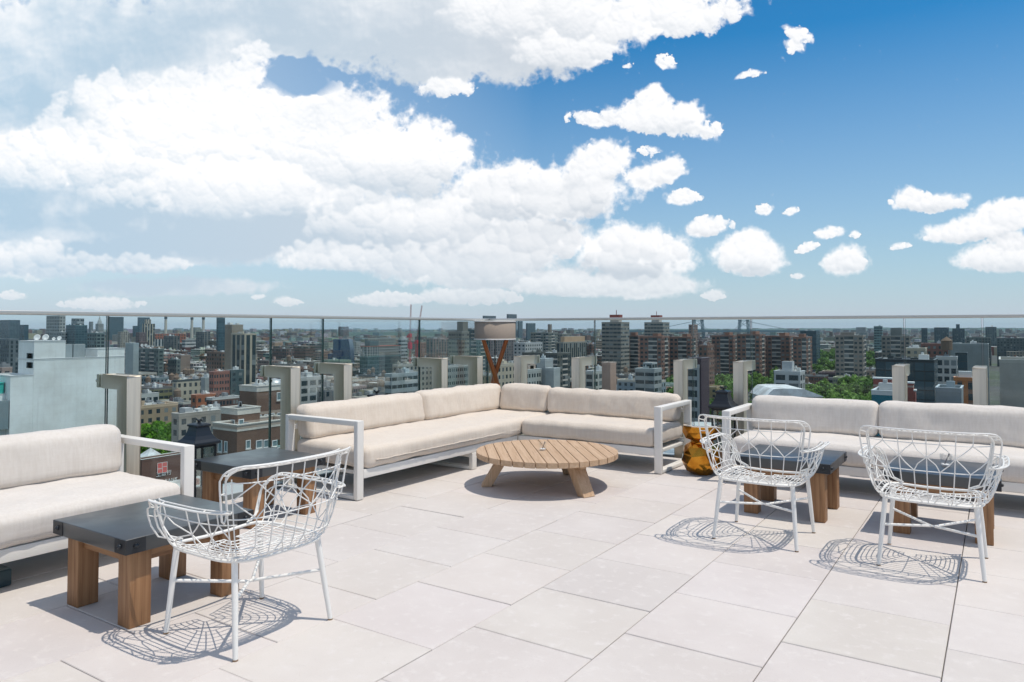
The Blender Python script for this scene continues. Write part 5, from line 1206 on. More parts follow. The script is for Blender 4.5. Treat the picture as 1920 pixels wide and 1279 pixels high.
# ---------------- bank building with its sign
d = 217; x0, x1, y0, y1 = extents(258, 270, 352, d); zt = ztop(864, d); L = Vector((x1, y0, GZ))
t = thing('bank_building', 'low brick bank with a red square emblem and white lettering, below the left sofa arm', 'bank building', L)
block(t, L, x0, x1, y0, y1, GZ, zt, 'none', (.24, .13, .10), (.58, .57, .52), par=.5, cornice=(.56, .56, .52))
rr_ = lambda px: (ray2(px), (x1-CX)/ray2(px).x)
def PY_(px): r, k = rr_(px); return CY+r.y*k
def PZ_(px, y): r, k = rr_(px); return CZ+(614-y)/F*k
a, b_ = PY_(298.5), PY_(316.2); zc = PZ_(307, 875); hs = (b_-a)/2*.98; yc = (a+b_)/2
sg_ = MB(); sg_.box(.02, .30, yc-hs-L.y, yc+hs-L.y, zc-hs-L.z, zc+hs-L.z); sign = kid(sg_.build('emblem', M_PLAIN, t), (.90, .03, .02))
q = MB(); e = .05*hs*2
X_ = .305
def bar(u0, u1, v0, v1): q.box(X_-.004, X_+.03, yc+u0*hs-L.y, yc+u1*hs-L.y, zc+v0*hs-L.z, zc+v1*hs-L.z)
for u0, u1, v0, v1 in ((-1.08, 1.08, .96, 1.08), (-1.08, 1.08, -1.08, -.96), (-1.08, -.96, -.955, .955), (.96, 1.08, -.955, .955)): bar(u0, u1, v0, v1)
bar(-.12, .02, -.10, .95); bar(-.02, .12, -.95, -.105); bar(.025, .95, .06, .20); bar(-.95, -.025, -.20, -.06)
for k in (-.75, -.52, -.30): bar(k-.022, k+.022, .0, .86)
for k in (.38, .58, .78): bar(.12, .88, k-.022, k+.022)
for k in (.32, .54, .76): bar(k-.022, k+.022, -.86, -.02)
for k in (-.36, -.57, -.78): bar(-.88, -.12, k-.022, k+.022)
kid(q.build('emblem_lines', M_PLAIN, sign), (.80, .74, .68))
def text(body, px0, ymid, h, par):
    cu_ = bpy.data.curves.new('lettering', 'FONT'); cu_.body = body; cu_.size = h; cu_.extrude = .08; cu_.space_character = 1.15; cu_.align_y = 'CENTER'
    cu_.materials.append(M_TRIM); o = bpy.data.objects.new('lettering', cu_); link(o, par)
    bpy.context.view_layer.update(); dg = bpy.context.evaluated_depsgraph_get()
    me = bpy.data.meshes.new_from_object(o.evaluated_get(dg), depsgraph=dg); bpy.data.objects.remove(o)
    o = bpy.data.objects.new('lettering', me); link(o, par)
    o.rotation_euler = (pi/2, 0, pi/2); o.location = (.12, PY_(px0)-L.y, PZ_(px0, ymid)-L.z); return o
text('\u738b\u9280\u884c', 296.5, 889, 1.55, t); text('BANK', 313.5, 900.0, 1.4, t)
# pyramid canopy on the bank roof
c = W2(286, 232); zb = ztop(862, 232); za = ztop(838, 232); r = 4.2
q = MB(); q.add([(c.x-r, c.y-r, zb), (c.x+r, c.y-r, zb), (c.x+r, c.y+r, zb), (c.x-r, c.y+r, zb), (c.x, c.y, za), (c.x-r, c.y-r, zb-.4), (c.x+r, c.y-r, zb-.4), (c.x+r, c.y+r, zb-.4), (c.x-r, c.y+r, zb-.4)],
   [(0,1,4),(1,2,4),(2,3,4),(3,0,4),(5,6,1,0),(6,7,2,1),(7,8,3,2),(8,5,0,3),(8,7,6,5)])
for sx_ in (-1, 1):
    for sy_ in (-1, 1): q.tube([(c.x+sx_*r*.9, c.y+sy_*r*.9, GZ), (c.x+sx_*r*.9, c.y+sy_*r*.9, zb-.3)], .12, 5)
tag(kid(q.build('canopy', M_ROOF), (.66, .70, .72)), 'white pyramid-roofed canopy right behind the bank building wall', 'canopy')
LM.append((x0-6, x1, y0, y1+14, 'bank building', 300, 335))

# ---------------- dark blue curved tower
d = 820; P1 = W2(624, d); zt = ztop(636, d); k = d/F; L = Vector((P1.x, P1.y, GZ))
t = thing('curved_glass_tower', 'dark blue glass tower with a curved leaning right side in the middle distance', 'glass tower', L)
q = MB(); H_ = zt-GZ; rows = 12; rgt = []
dx, dy = VR.x, VR.y; depth = 20
for i in range(rows+1):
    f_ = i/rows; z = H_*f_; w1 = 34*k*(1-.13*f_**3.5)+0
    for (s_, b_) in ((0, 0), (1, 0), (1, 1), (0, 1)):
        u = s_*w1+(1-s_)*(0+.6*f_); q_ = Vector((dx*u+VW.x*depth*b_, dy*u+VW.y*depth*b_, z)); rgt.append(q_)
fs = []; uvs = []
for i in range(rows):
    for j in range(4):
        fs.append((i*4+j, i*4+(j+1) % 4, (i+1)*4+(j+1) % 4, (i+1)*4+j)); n_ = 10
        uvs.append([(j*30, i*2), (j*30+n_, i*2), (j*30+n_, i*2+2), (j*30, i*2+2)])
q.add(rgt, fs, 0, uvs=uvs); q.add(rgt[-4:], [(0, 1, 2, 3)])
kid(q.build('shaft', MF['glass'], t), (.006, .035, .12))
q = MB(); wallbox(q, 0, 9*k, 0, 14, 0, ztop(663, d)-GZ, top=True); o = kid(q.build('low_wing', MF['glass'], t), (.01, .04, .10)); o.rotation_euler.z = atan2(VR.y, VR.x); o.location = (-dx*9*k, -dy*9*k, 0)
M_BLUEG = mat('deep_blue_glass', (.006, .035, .12), .2, spec=.6)
def f_bg(n, b):
    uv = n.node('ShaderNodeUVMap').outputs[0]; sp = n.node('ShaderNodeSeparateXYZ'); n.l.new(uv, sp.inputs[0])
    wn = n.node('ShaderNodeTexWhiteNoise'); n.l.new(n.comb(n.math('FLOOR', n.math('MULTIPLY', sp.outputs[0], 2)), n.math('FLOOR', n.math('MULTIPLY', sp.outputs[1], 2)), 1.), wn.inputs['Vector'])
    n.l.new(n.mix(wn.outputs['Value'], (.003, .016, .07), (.015, .065, .17)), b.inputs['Base Color'])
M_BLUEG = mat('deep_blue_glass_panels', rough=.25, spec=.5, fn=f_bg)
for ch in t.children: ch.data.materials[0] = M_BLUEG
LM.append((P1.x-20, P1.x+30, P1.y-10, P1.y+45, 'curved blue tower', 637, d))

# ---------------- open concrete floors on the building under construction
host = [o for o in bpy.data.objects if o.get('label', '').startswith('glass-clad building under')][0]; L = host.location
x0, x1, y0, y1 = extents(688, 690, 752, 640); z = ztop(670, 640); zt = ztop(649, 640); x0 = extents(675, 690, 752, 640)[0]
n_f = 4; fh = (zt-z)/n_f
for i in range(n_f):
    q = MB(); q.box(x0-L.x, x1-L.x, y0-L.y, y1-L.y, z+(i+1)*fh-.5-L.z, z+(i+1)*fh-L.z); kid(q.build('floor_slab', M_PLAIN, host), (.42, .40, .37) if i < n_f-1 else (.42, .10, .06))
q = MB()
for j in range(15):
    yy = y0+(y1-y0)*j/14
    for xx in (x1-.5, (x0+x1)/2, x0+.5): q.box(xx-.3-L.x, xx+.3-L.x, yy-.3-L.y, yy+.3-L.y, z+.05-L.z, zt-.55-L.z)
kid(q.build('column_frame', M_PLAIN, host), (.45, .43, .40))
q = MB(); q.box(x0+3-L.x, x0+9-L.x, y0+3-L.y, y0+14-L.y, z+.05-L.z, ztop(640, 640)-L.z); kid(q.build('core', M_PLAIN, host), (.08, .12, .13))

# ---------------- smokestacks
def f_stack(n, b):
    s = n.node('ShaderNodeSeparateXYZ'); n.l.new(objc(n), s.inputs[0])
    top = n.math('GREATER_THAN', s.outputs[2], 66.); n.l.new(n.mix(top, (.52, .47, .40), (.05, .07, .08)), b.inputs['Base Color'])
M_STACK = mat('buff_brick_stack', rough=.8, fn=f_stack)
for px, y, d, l in ((311, 594, 2300, 'buff smokestack with a black top, leftmost of the three'), (360, 595, 2300, 'buff smokestack with a black top, middle of the three'), (381.5, 595, 2250, 'buff smokestack with a banded foot, rightmost of the three')):
    P = W2(px, d); zt = ztop(y, d); H_ = zt+40; t = thing('smokestack', l, 'smokestack', (P.x, P.y, -40), group='smokestacks in the left skyline')
    q = MB(); q.lathe([(5.2, -30), (3.7, H_-7)], 14); kid(q.build('shaft', M_PLAIN, t), (.52, .46, .38))
    q = MB(); q.lathe([(4.3, H_-6.99), (4.5, H_-2), (4.0, H_)], 14); kid(q.build('cap', M_PLAIN, t), (.03, .05, .06))

# ---------------- clock building
d = 1100; x0, x1, y0, y1 = extents(262, 263.5, 279, d); L = Vector((x1, y0, GZ))
t = thing('clock_building', 'dark brown building with two round white clock faces, under the cream ribbed tower', 'clock building', L)
block(t, L, x0, x1, y0, y1, GZ, ztop(641, d), 'none', (.13, .10, .10), (.5, .35, .3), par=0)
for f_ in (.22, .68):
    q = MB(); y_ = (y1-y0)*f_; z_ = ztop(647.5, d)-GZ; rr2 = (y1-y0)*.17
    q.tube([(.02, y_, z_), (.5, y_, z_)], rr2, 20); q.build('clock_face', M_TRIM, t)
    q = MB(); q.tube([(.52, y_, z_), (.6, y_, z_+rr2*.7)], .18, 4); q.tube([(.52, y_, z_), (.6, y_+rr2*.5, z_-rr2*.2)], .18, 4); q.build('clock_hand', M_IRON, t)
LM.append((x0, x1, y0, y1, 'clock building', 270, d))

# ---------------- spired tower
d = 2500; P = W2(187, d); t = thing('spired_tower', 'far stone tower with a pointed spire in the left skyline', 'spired tower', (P.x, P.y, GZ))
q = MB(); h1 = ztop(607, d)-GZ; wallbox(q, -9, 9, -9, 9, 0, h1, top=True); kid(q.build('wall', MF['vert'], t), (.42, .42, .40))
q = MB(); q.lathe([(8, h1+.1), (6, h1+9), (3, h1+16), (.3, ztop(592, d)-GZ)], 8, smooth=False); kid(q.build('spire', M_PLAIN, t), (.36, .38, .37))

# ---------------- tower cranes
def truss(q, a, b, wd, r, n):
    a, b = Vector(a), Vector(b); t_ = (b-a).normalized(); u = t_.orthogonal().normalized(); v = t_.cross(u)
    for cu_, cv in ((1, 1), (1, -1), (-1, -1), (-1, 1)):
        q.tube([a+(u*cu_+v*cv)*wd/2, b+(u*cu_+v*cv)*wd/2], r, 4)
    for i in range(n):
        p, p2 = a+(b-a)*i/n, a+(b-a)*(i+1)/n; s = 1 if i % 2 else -1
        q.tube([p+(u*s+v)*wd/2, p2+(-u*s+v)*wd/2], r*.8, 4); q.tube([p+(u*s-v)*wd/2, p2+(-u*s-v)*wd/2], r*.8, 4)
for (px, ym, pxt, yt, d, l) in ((769, 628, 770.5, 571, 690, 'red luffing crane with an upright boom, left of the pair'), (781.5, 640, 791, 573, 720, 'red luffing crane with a leaning boom, right of the pair')):
    P = W2(px, d); Pt = W2(pxt, d); zm = ztop(ym, d); zt = ztop(yt, d)
    t = thing('luffing_crane', l, 'crane', (P.x, P.y, GZ), group='red cranes on the skyline')
    q = MB(); truss(q, (0, 0, 0), (0, 0, zm-GZ), 1.6, .22, 24); kid(q.build('mast', M_PLAIN, t), (.62, .04, .05))
    q = MB(); truss(q, (0, 0, zm-GZ), (Pt.x-P.x, Pt.y-P.y, zt-GZ), .9, .13, 20); kid(q.build('boom', M_PLAIN, t), (.36, .10, .08))
    q = MB(); q.box(-1.3, 1.3, -1.2, 1.2, zm-GZ-2, zm-GZ+1.2); q.box(-3.2, -1.4, -.9, .9, zm-GZ-2.5, zm-GZ-.5); kid(q.build('cab', M_PLAIN, t), (.65, .03, .05))
    if px < 775: q = MB(); q.box(-1.5, 1.5, -1.5, 1.5, zm-GZ-13, zm-GZ-7); kid(q.build('climbing_frame', M_PLAIN, t), (.65, .02, .06))

# ---------------- suspension bridge
d = 2500; t = thing('suspension_bridge', 'blue-grey suspension bridge with two lattice steel towers, seen over the brick towers', 'bridge', tuple(W2(1350, d))[:2]+(GZ,)); L = t.location
MBR = mat('blue_grey_bridge_steel', (.10, .17, .20), .5)
for px in (1309, 1394.5):
    P = W2(px, d); q = MB(); zt = ztop(601, d)-GZ; hw = 17
    for s in (-1, 1):
        b0 = Vector((P.x-L.x, P.y-L.y, 0))+VR*s*hw*1.1; t0 = Vector((P.x-L.x, P.y-L.y, zt))+VR*s*hw*.78
        truss(q, b0, t0, 6.5, 1.1, 9)
        q.box(t0.x-5, t0.x+5, t0.y-5, t0.y+5, zt, zt+2.5)
    for f_, g_ in ((.35, .62), (.66, .95)):
        for s in (-1, 1):
            q.tube([Vector((P.x-L.x, P.y-L.y, zt*f_))+VR*s*hw, Vector((P.x-L.x, P.y-L.y, zt*g_))-VR*s*hw*.85], .9, 4)
    q.tube([Vector((P.x-L.x, P.y-L.y, zt*.985))+VR*hw, Vector((P.x-L.x, P.y-L.y, zt*.985))-VR*hw], 1.5, 4)
    q.build('bridge_tower', MBR, t)
q = MB(); A0 = W2(1309, d); B0 = W2(1394.5, d)
for o_ in (-13, 13):
    pts = [Vector((A0.x+(B0.x-A0.x)*f_-L.x, A0.y+(B0.y-A0.y)*f_-L.y, (ztop(601, d)-GZ)-52*(1-(2*f_-1)**2)))+VW*o_ for f_ in [i/16 for i in range(17)]]
    q.tube(pts, .55, 4)
    for base_, s in ((A0, -1), (B0, 1)): q.tube([Vector((base_.x-L.x, base_.y-L.y, ztop(601, d)-GZ))+VW*o_, Vector((base_.x-L.x, base_.y-L.y, 38))+VR*s*170+VW*o_], .55, 4)
q.build('main_cable', MBR, t)
q = MB(); q.box(-330, 330, -14, 14, 34, 40); o = q.build('bridge_deck', MBR, t); o.rotation_euler.z = atan2(VR.y, VR.x)

# ---------------- white vaulted hall
d = 262; P = W2(1436, d); w_ = 104*d/F; t = thing('vaulted_hall', 'low hall with a white swelling roof, just above the right sofa back', 'hall', (P.x, P.y, GZ)); t.rotation_euler.z = atan2(VR.y, VR.x)
z1 = ztop(744, d)-GZ; z2 = ztop(728, d)-GZ; q = MB(); q.box(0, w_, 0, 16, 0, z1); kid(q.build('wall', M_PLAIN, t), (.5, .5, .48))
q = MB(); pr = [(-.6, 0), (w_*.06, .62), (w_*.12, .93), (w_*.3, 1.), (w_*.66, .94), (w_*.84, .5), (w_+.5, .03)]
vs = [(x, -.5, z1+.02+(z2-z1)*h) for x, h in pr]+[(x, 17, z1+.02+(z2-z1)*h*1.1) for x, h in pr]; n_ = len(pr)
q.add(vs, [(i, i+1, n_+i+1, n_+i) for i in range(n_-1)]+[tuple(range(n_))[::-1], tuple(range(n_, 2*n_)), (0, n_, 2*n_-1, n_-1)]); kid(q.build('roof', M_ROOF, t), (.76, .77, .78))
e_ = W2(1436+104, d); LM.append((min(P.x, e_.x)-6, max(P.x, e_.x)+12, min(P.y, e_.y)-6, max(P.y, e_.y)+22, 'white vaulted hall', 1488, d))

# ---------------- brick chimneys and teal roof by the right sofa
for (xl, xc, xr, yt, d, l) in ((1653, 1665, 1669, 711, 182, 'dark red brick chimney stack left of the fifth right post'), (1668, 1676, 1679, 720, 184, 'lower dark red chimney stack close beside the fifth right post'), (1697, 1707, 1710, 719, 180, 'dark red brick chimney stack right of the fifth right post'), (1708, 1712, 1714, 733, 180, 'small red chimney stack, rightmost of the four')):
    x0, x1, y0, y1 = extents(xl, xc, xr, d); y1 = y0+2.2; zt = ztop(yt, d); t = thing('chimney_stack', l, 'chimney', (x1, y0, GZ), group='brick chimneys with white caps')
    q = MB(); q.box(x0-x1, 0, 0, y1-y0, 0, zt-GZ); kid(q.build('shaft', MF['none_brick'], t), (.26, .075, .06))
    q = MB(); q.box(x0-x1-.15, .15, -.15, y1-y0+.15, zt-GZ+.01, zt-GZ+.35); kid(q.build('cap', M_PLAIN, t), (.72, .72, .70))
    LM.append((x0-1, x1+1, y0-1, y1+1, 'red chimneys', xc, d))
bld('workshop', 'small bright teal workshop with white roof edge, behind where the right sofa cushions meet', 'teal workshop', 1632, 1671, 1674, 741, 168, (.02, .20, .27), 'none', (.66, .68, .68), nclut=1, wy=12, cornice=(.62, .66, .68))

# ---------------- streets and low fill
mb = MB(); n_ = 64; mb.add([(CX, CY, GZ)]+[(CX+15400*cos(2*pi*i/n_), CY+15400*sin(2*pi*i/n_), GZ) for i in range(n_)], [(0, 1+i, 1+(i+1) % n_) for i in range(n_)])
def f_ground(n, b):
    p = posc(n); a = n.noise(p, .004, 6, .7); c = n.noise(p, .06, 4, .6)
    col_ = n.mix(n.maprange(a, .42, .6), (.09, .09, .088), (.07, .095, .05))
    n.l.new(n.mix(n.math('MULTIPLY', n.maprange(c, .5, .7), .5), col_, (.20, .19, .18)), b.inputs['Base Color'])
tag(mb.build('ground', mat('city_ground', rough=.9, fn=f_ground)), kind='structure')
def hit(x0, x1, y0, y1):
    return any(x0 < b+3 and x1 > a-3 and y0 < d_+3 and y1 > c-3 for a, b, c, d_, *_ in LM)
def proj(x, y):
    v = Vector((x-CX, y-CY, 0)); d_ = v.dot(VW); return (960+F*v.dot(VR)/d_ if d_ > 1 else -9999, d_)
def inpark(px, d_): return (1325 < px < 1660 and 300 < d_ < 1250 and not (px > 1500 and 520 < d_ < 640)) or (1250 < px < 1310 and 330 < d_ < 800) or (225 < px < 362 and 225 < d_ < 284) or (640 < px < 700 and 300 < d_ < 380)
def heightof(px, d_, r):
    h = 7+r*8
    if r > .93: h += 7
    if d_ > 600 and r > .85: h += 6
    if d_ < 230: h = min(h, 22)
    return h
rgF = random.Random(77); cand = []
PJ += [(616, 658, 636, 820), (13, 235, 643, 255), (402, 545, 734, 115), (258, 352, 862, 217), (1436, 1540, 728, 262), (1650, 1714, 712, 182), (262, 350, 790, 262)]
def hides(px, hw, ytop_, d_):
    for a, b, yt_, dd in PJ:
        if dd > d_+4 and px+hw > a-1 and px-hw < b+1:
            yb_ = min(614+F*49.4/dd, 760 if a > 545 else 900)
            if ytop_ < yt_+(yb_-yt_)*.62: return True
    return False
bx_, by_ = 66, 104
for bi in range(-60, 20):
    for bj in range(-8, 60):
        ox, oy = bi*bx_*1.0, bj*by_
        for row in range(2):
            y = oy+8
            while y < oy+by_-12:
                wy_ = rgF.uniform(7, 17); wx_ = (bx_-18)/2*rgF.uniform(.78, .98)
                x0 = ox+9 if row == 0 else ox+bx_-9-wx_
                x1 = x0+wx_; y1 = min(y+wy_, oy+by_-12)
                cx_, cy_ = (x0+x1)/2, (y+y1)/2; px, d_ = proj(cx_, cy_)
                hw_ = F*(wx_+wy_)*.5/max(d_, 1); ok = d_ > 95 and not (230 < px < 360 and d_ < 217) and d_ < 1250 and -500 < px < 2450 and not hit(x0, x1, y, y1) and not inpark(px, d_) and y1-y > 6
                if ok:
                    r = rgF.random(); h = heightof(px, d_, r)
                    if hides(px, hw_, 614+F*(CZ-GZ-h)/d_, d_): r = 0.; h = 7.
                    if not hides(px, hw_, 614+F*(CZ-GZ-h)/d_, d_): cand.append((d_, px, x0, x1, y, y1, r))
                y = y1+(.4 if rgF.random() < .8 else 6)
cand.sort()
WALLS = [('red brick', BRK), ('dark brick', BRD), ('tan brick', TAN), ('cream', CRM), ('grey', GRY), ('white', WHT), ('pinkish', PNK), ('brown brick', BRN), ('pale grey', BGR), ('buff', (.50, .42, .31))]
ROOFS = [('silver', (.52, .53, .53)), ('white', (.68, .68, .66)), ('grey', (.36, .36, .35)), ('black tar', (.09, .09, .09)), ('tan gravel', (.44, .40, .34)), ('pale', (.58, .56, .52))]
styg = ['punch', 'pair', 'punch', 'big', 'ribbon', 'pair']
count = 0; mass = MB(); made = []
MST = {s: mat('mass_'+s, fn=f_facade(s, True)) for s in ('punch', 'pair', 'ribbon', 'none')}
def f_mroof(n, b):
    a = n.node('ShaderNodeAttribute', attribute_name='tone').outputs['Color']; p = posc(n); n1 = n.noise(p, .2, 4, .6)
    n.l.new(n.mix(n.maprange(n1, .4, .7), a, n.mix(1., a, (.6, .6, .6), 'MULTIPLY')), b.inputs['Base Color'])
MSTL = [MST['punch'], MST['pair'], MST['ribbon'], MST['none'], mat('mass_roof', rough=.85, fn=f_mroof)]
def vis(px, d_, zt):
    y = 614+F*(CZ-zt)/d_
    if not (0 <= px <= 1920): return False
    lim = 770 if px < 545 else 735
    if 262 < px < 345: lim = 925
    if 345 < px < 545: lim = 845
    if 1295 < px < 1380: lim = 800
    return y < lim
for (d_, px, x0, x1, y0, y1, r) in cand:
    h = heightof(px, d_, r); zt = GZ+h; wn_, wc_ = rgF.choice(WALLS); rn_, rc_ = rgF.choice(ROOFS); st_ = rgF.choice(styg)
    wc_ = tuple(v*rgF.uniform(.66, 1.02) for v in wc_)
    if vis(px, d_, zt) and count < 230 and d_ < 1100:
        count += 1; L = Vector((x1, y0, GZ)); 
        near_ = sorted(LM, key=lambda m_: abs(m_[5]-px)*2+abs(m_[6]-d_)*.35)[0]
        rel = ('in front of' if near_[6] > d_+25 else ('behind' if near_[6] < d_-25 else ('left of' if px < near_[5] else 'right of')))
        nst = int(h/3.3)
        feat = rgF.choice(['', '', ', water tank'])
        wd = {2: 'two-storey', 3: 'three-storey', 4: 'four-storey', 5: 'five-storey', 6: 'six-storey', 7: 'seven-storey', 8: 'eight-storey'}.get(nst, 'tall')
        lab = f"{wd} {wn_} building, {rn_} roof{feat}, {rel} the {near_[4]}"
        t = thing('low_rise_building', lab, 'building', L, group='low-rise city buildings below the terrace')
        rf = block(t, L, x0, x1, y0, y1, GZ, zt, st_, wc_, rc_, par=.8, cornice=rgF.choice([None, (.62, .58, .5), (.2, .2, .2), None]))
        if 'tank' in feat: tank(t, (x0+x1)/2-L.x, (y0+y1)/2-L.y, zt-L.z, .9)
        clutter(t, L, x0, x1, y0, y1, zt, rgF, rgF.choice([2, 3, 4]) if d_ < 700 else 2, wc_)
        made.append(t)
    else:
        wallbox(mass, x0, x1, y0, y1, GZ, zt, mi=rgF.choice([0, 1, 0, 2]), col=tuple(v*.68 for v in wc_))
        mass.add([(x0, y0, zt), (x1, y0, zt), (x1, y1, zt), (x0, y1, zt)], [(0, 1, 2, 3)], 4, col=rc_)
        if d_ < 1250:
            for _ in range(3):
                a, b_ = rgF.uniform(x0+.5, x1-3), rgF.uniform(y0+.5, y1-3); s = rgF.uniform(1, 2.6); hh = rgF.uniform(1, 3.2)
                mass.box(a, a+s, b_, b_+s, zt, zt+hh, 4, col=rgF.choice([(.66, .66, .64), (.25, .25, .25), wc_]))
# far districts out to the horizon
for i in range(5200):
    f_ = rgF.random(); d_ = 1200*(9.2)**(f_**.85); px = rgF.uniform(-420, 2340); P = W2(px, d_)
    s = rgF.uniform(9, 20)*(1+d_/5200); sx_, sy_ = s*rgF.uniform(.6, 1.5), s*rgF.uniform(.6, 1.5)
    if inpark(px, d_): continue
    h = rgF.uniform(8, 16)+((rgF.random()**9)*30+(14 if rgF.random() < .05 else 0))*min(1, max(.2, (d_-1200)/2500))
    if rgF.random() < .006 and d_ > 3500: h += 22
    if 640 < px < 850 and 3500 < d_ < 8000: continue
    if hit(P.x, P.x+sx_, P.y, P.y+sy_): continue
    if d_ < 2800 and hides(px, F*(sx_+sy_)*.5/d_, 614+F*(CZ-GZ-h)/d_, d_): continue
    wn_, wc_ = rgF.choice(WALLS); wc_ = tuple(v*rgF.uniform(.7, 1.05) for v in wc_); rn_, rc_ = rgF.choice(ROOFS)
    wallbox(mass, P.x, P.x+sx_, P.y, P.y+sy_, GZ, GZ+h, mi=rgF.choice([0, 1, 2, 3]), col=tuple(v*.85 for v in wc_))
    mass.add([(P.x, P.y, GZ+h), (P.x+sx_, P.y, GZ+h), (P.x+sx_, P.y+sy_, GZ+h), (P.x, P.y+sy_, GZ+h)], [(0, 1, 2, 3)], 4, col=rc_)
mo = mass.build('distant_city_blocks', MSTL)
tag(mo, 'dense mass of small city blocks running out to the horizon', 'city blocks', kind='stuff')

# ---------------- trees
def f_leaf(n, b):
    a = n.node('ShaderNodeAttribute', attribute_name='tone').outputs['Color']
    oi = n.node('ShaderNodeObjectInfo').outputs['Random']
    c = n.mix(1., a, n.mix(oi, (.80, .88, .8), (1.12, 1.1, .9)), 'MULTIPLY'); n.l.new(c, b.inputs['Base Color'])
    b.inputs['Specular IOR Level'].default_value = .25
    tr = n.node('ShaderNodeBsdfTranslucent'); n.l.new(c, tr.inputs[0]); mx = n.node('ShaderNodeMixShader'); mx.inputs[0].default_value = .35
    o = [k for k in n.n if k.type == 'OUTPUT_MATERIAL'][0]; n.l.new(b.outputs[0], mx.inputs[1]); n.l.new(tr.outputs[0], mx.inputs[2]); n.l.new(mx.outputs[0], o.inputs[0])
M_LEAF = mat('tree_leaves', rough=.6, fn=f_leaf); M_BARK = mat('bark', (.10, .075, .055), .9)
def crown(seed, n_cl, n_lf, ls, base=(.085, .16, .03)):
    rg_ = random.Random(seed); q = MB()
    for c_ in range(n_cl):
        th, ph = rg_.uniform(0, 2*pi), math.acos(rg_.uniform(-.35, 1)); rr2 = rg_.uniform(.45, 1.0)
        c = Vector((cos(th)*sin(ph)*rr2, sin(th)*sin(ph)*rr2, cos(ph)*rr2*.85)); cr = rg_.uniform(.16, .30); tone = rg_.uniform(.50, 1.40)
        for k in range(n_lf):
            v = Vector((rg_.gauss(0, 1), rg_.gauss(0, 1), rg_.gauss(0, .8))).normalized()*cr*rg_.uniform(.6, 1.05); p = c+v
            nn = (v.normalized()+Vector((rg_.gauss(0, .5), rg_.gauss(0, .5), rg_.gauss(0, .5)+.3))).normalized(); u = nn.orthogonal().normalized(); w_ = nn.cross(u); s = ls*rg_.uniform(.6, 1.3); tt = tone*rg_.uniform(.85, 1.15)
            q.add([p-u*s, p+w_*s*.6, p+u*s, p-w_*s*.6], [(0, 1, 2, 3)], 0, col=(base[0]*tt, base[1]*tt, base[2]*tt))
    return q
def trunk(h):
    q = MB(); q.tube([(0, 0, 0), (.1, 0, h*.5), (.0, .1, h)], [.35, .27, .2], 7)
    for a in range(5): q.tube([(0, 0, h*.75), (cos(a*1.3)*1.6, sin(a*1.3)*1.6, h+1.6), (cos(a*1.3)*2.6, sin(a*1.3)*2.6, h+3.4)], [.17, .11, .05], 5)
    return q
def mk_tree(seed, nc, nl, ls, label, cat='tree', base=(.085, .16, .03), group=None):
    t = thing('street_tree', label, cat, (0, 0, 0), group=group)
    o = trunk(6).build('trunk', M_BARK, t); o = crown(seed, nc, nl, ls, base).build('crown', M_LEAF, t); o.location = (0, 0, 9.5); o.scale = (5.6, 5.6, 6.2); return t
protoN = [mk_tree(5+i, 70, 60, .085, '', base=(.15, .32, .03)) for i in range(2)]
protoF = [mk_tree(15+i, 44, 26, .15, '', base=(.15, .25, .06)) for i in range(3)]
used = set()
def put_tree(pool, px, d_, s, lab, grp):
    pr_ = rgF.choice(pool)
    if pr_.name in used: o = copy_tree(pr_)
    else: o = pr_; used.add(pr_.name)
    P = W2(px, d_); o.location = (P.x, P.y, GZ); o.scale = (s*rgF.uniform(.9, 1.15),)*2+(s*rgF.uniform(.9, 1.1),); o.rotation_euler.z = rgF.uniform(0, 6.28); o['label'] = lab; o['group'] = grp
    return o
for px, d_, s in ((262, 247, .98), (284, 243, .9), (303, 250, 1.0), (325, 246, .95), (343, 252, .9), (272, 262, 1.05), (295, 264, 1.1), (318, 262, 1.05), (338, 266, .98), (255, 270, 1.0), (285, 278, 1.1), (310, 279, 1.05), (332, 280, .95), (357, 262, .7), (366, 270, .7)):
    put_tree(protoN, px, d_, s*.86, 'bright green leafy tree in the clump between the bank building and the tan tenement', 'bright green trees behind the bank')
for i in range(4): put_tree(protoN, 650+i*12, 315+i*12, .9, 'bright green tree just above the corner sofa back, left of the blue corner office', 'trees by the blue corner office')
rows_ = []
while len(rows_) < 190:
    d_ = 330+870*rgF.random()**1.7; px = rgF.choice([rgF.uniform(1385, 1655)]*3+[rgF.uniform(1500, 1655)]*2+[rgF.uniform(1252, 1305), rgF.uniform(1328, 1390)])
    if px < 1306 and d_ > 780: continue
    P = W2(px, d_)
    if hit(P.x-3, P.x+3, P.y-3, P.y+3): continue
    if 515 < d_ < 645 and px > 1495: continue
    if all((P.x-a)**2+(P.y-b)**2 > 42 for a, b in rows_):
        rows_.append((P.x, P.y)); 
        zn_ = ('at the foot of the second and third brick balcony towers' if px < 1310 else 'between the lantern by the gold stool and the fifth brick balcony tower' if px < 1400 else 'left of and behind the white roof garden building' if px < 1500 else
               ('beyond the low roofs, left of the left stripe tower' if px < 1580 else 'beyond the low roofs, around the two stripe towers') if d_ > 640 else ('right behind the white vaulted hall' if px < 1570 else 'between the white vaulted hall and the black glass building'))
        put_tree(protoF, px, d_, rgF.uniform(.8, 1.2), 'green park tree '+zn_, 'park trees '+zn_)
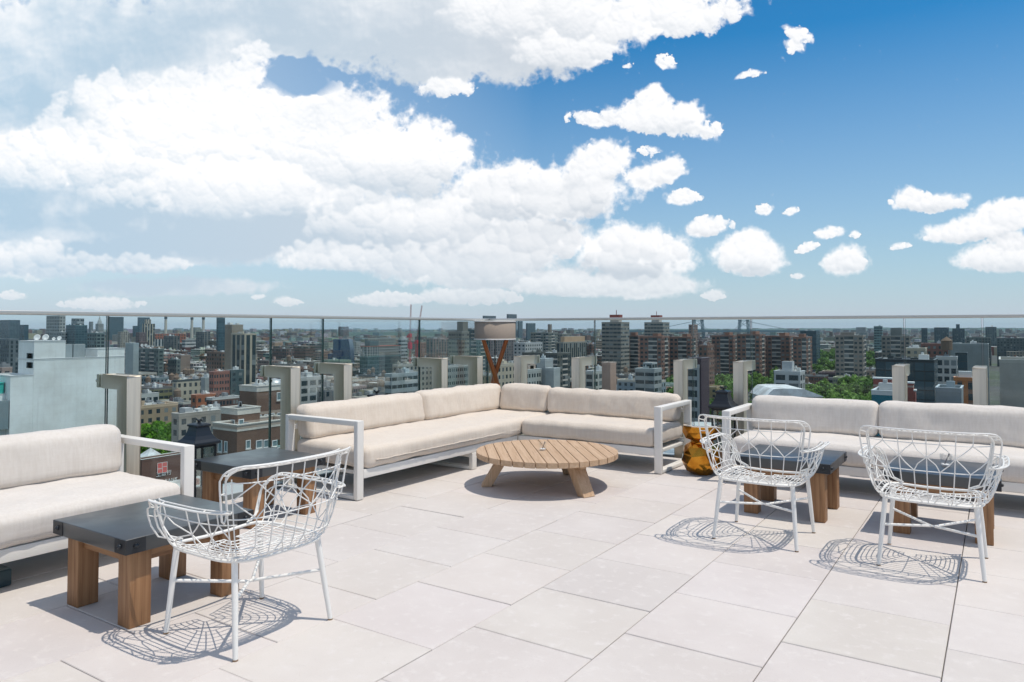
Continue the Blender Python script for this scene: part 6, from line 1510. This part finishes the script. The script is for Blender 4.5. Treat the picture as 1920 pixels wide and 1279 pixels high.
# far woods: ridge on the right skyline and a belt in the middle distance
def f_wood(n, b):
    p = posc(n); a = n.noise(p, .012, 6, .7); n.l.new(n.mix(n.maprange(a, .35, .65), (.018, .045, .030), (.045, .085, .05)), b.inputs['Base Color'])
M_WOOD = mat('far_woodland', rough=.95, fn=f_wood)
def ridge(name, px0, px1, d0, dep, f_h, n, kind, step=1.0):
    q = MB(); vs = []; m = 6
    for i in range(n+1):
        px = px0+(px1-px0)*i/n; h = f_h(px)
        for j in range(m+1):
            g_ = j/m; d_ = d0+dep*g_; P = W2(px, d_); hh = max(0.05, h*sin(pi*min(1, g_*1.0))**.7)*(1+.10*noise.noise(Vector((px*.35, j, d0*.01))))
            vs.append((P.x, P.y, GZ-.5+(hh if 0 < j < m else 0)))
    q.add(vs, [(i*(m+1)+j, (i+1)*(m+1)+j, (i+1)*(m+1)+j+1, i*(m+1)+j+1) for i in range(n) for j in range(m)]); o = q.build(name, M_WOOD); tag(o, kind=kind); return o
nz = lambda px, s, k: noise.noise(Vector((px/s, k, 0)))
ridge('hills', 1180, 2600, 8500, 2600, lambda px: 30+14*min(1, max(0, (px-1250)/400))+9*nz(px, 90, 1)+4*nz(px, 14, 2), 420, 'structure')
ridge('hills', -700, 1200, 11500, 2600, lambda px: 16+10*nz(px, 130, 5)+4*nz(px, 17, 6), 420, 'structure')
o = ridge('wooded_belt', 560, 900, 4300, 1700, lambda px: (17+5*nz(px, 30, 8)+3*nz(px, 5, 9))*min(1, max(.02, (px-560)/80))*min(1, max(.02, (900-px)/60)), 220, 'stuff')
tag(o, 'dark green wooded belt across the middle distance behind the cranes', 'woodland')
o = ridge('wooded_belt', 1500, 1760, 1500, 600, lambda px: (11+3*nz(px, 20, 8)+3*nz(px, 4, 9))*min(1, max(.02, (px-1500)/40))*min(1, max(.02, (1760-px)/60)), 200, 'stuff')
tag(o, 'green woodland strip beyond the two grey-brown stripe towers', 'woodland')

# ---------------- haze
mb = MB(); H = 15800; mb.box(CX-H, CX+H, CY-H, CY+H, GZ-1.5, 75.)
hm_ = bpy.data.materials.new('thin_haze'); hm_.use_nodes = True; n = NT(hm_.node_tree); n.n.clear()
pv = n.node('ShaderNodeVolumePrincipled'); pv.inputs['Density'].default_value = HAZE_D; pv.inputs['Color'].default_value = (.74, .90, 1.0, 1)
pv.inputs['Anisotropy'].default_value = .2
oo = n.node('ShaderNodeOutputMaterial'); n.l.new(pv.outputs[0], oo.inputs['Volume'])
tag(mb.build('haze', hm_), kind='stuff')
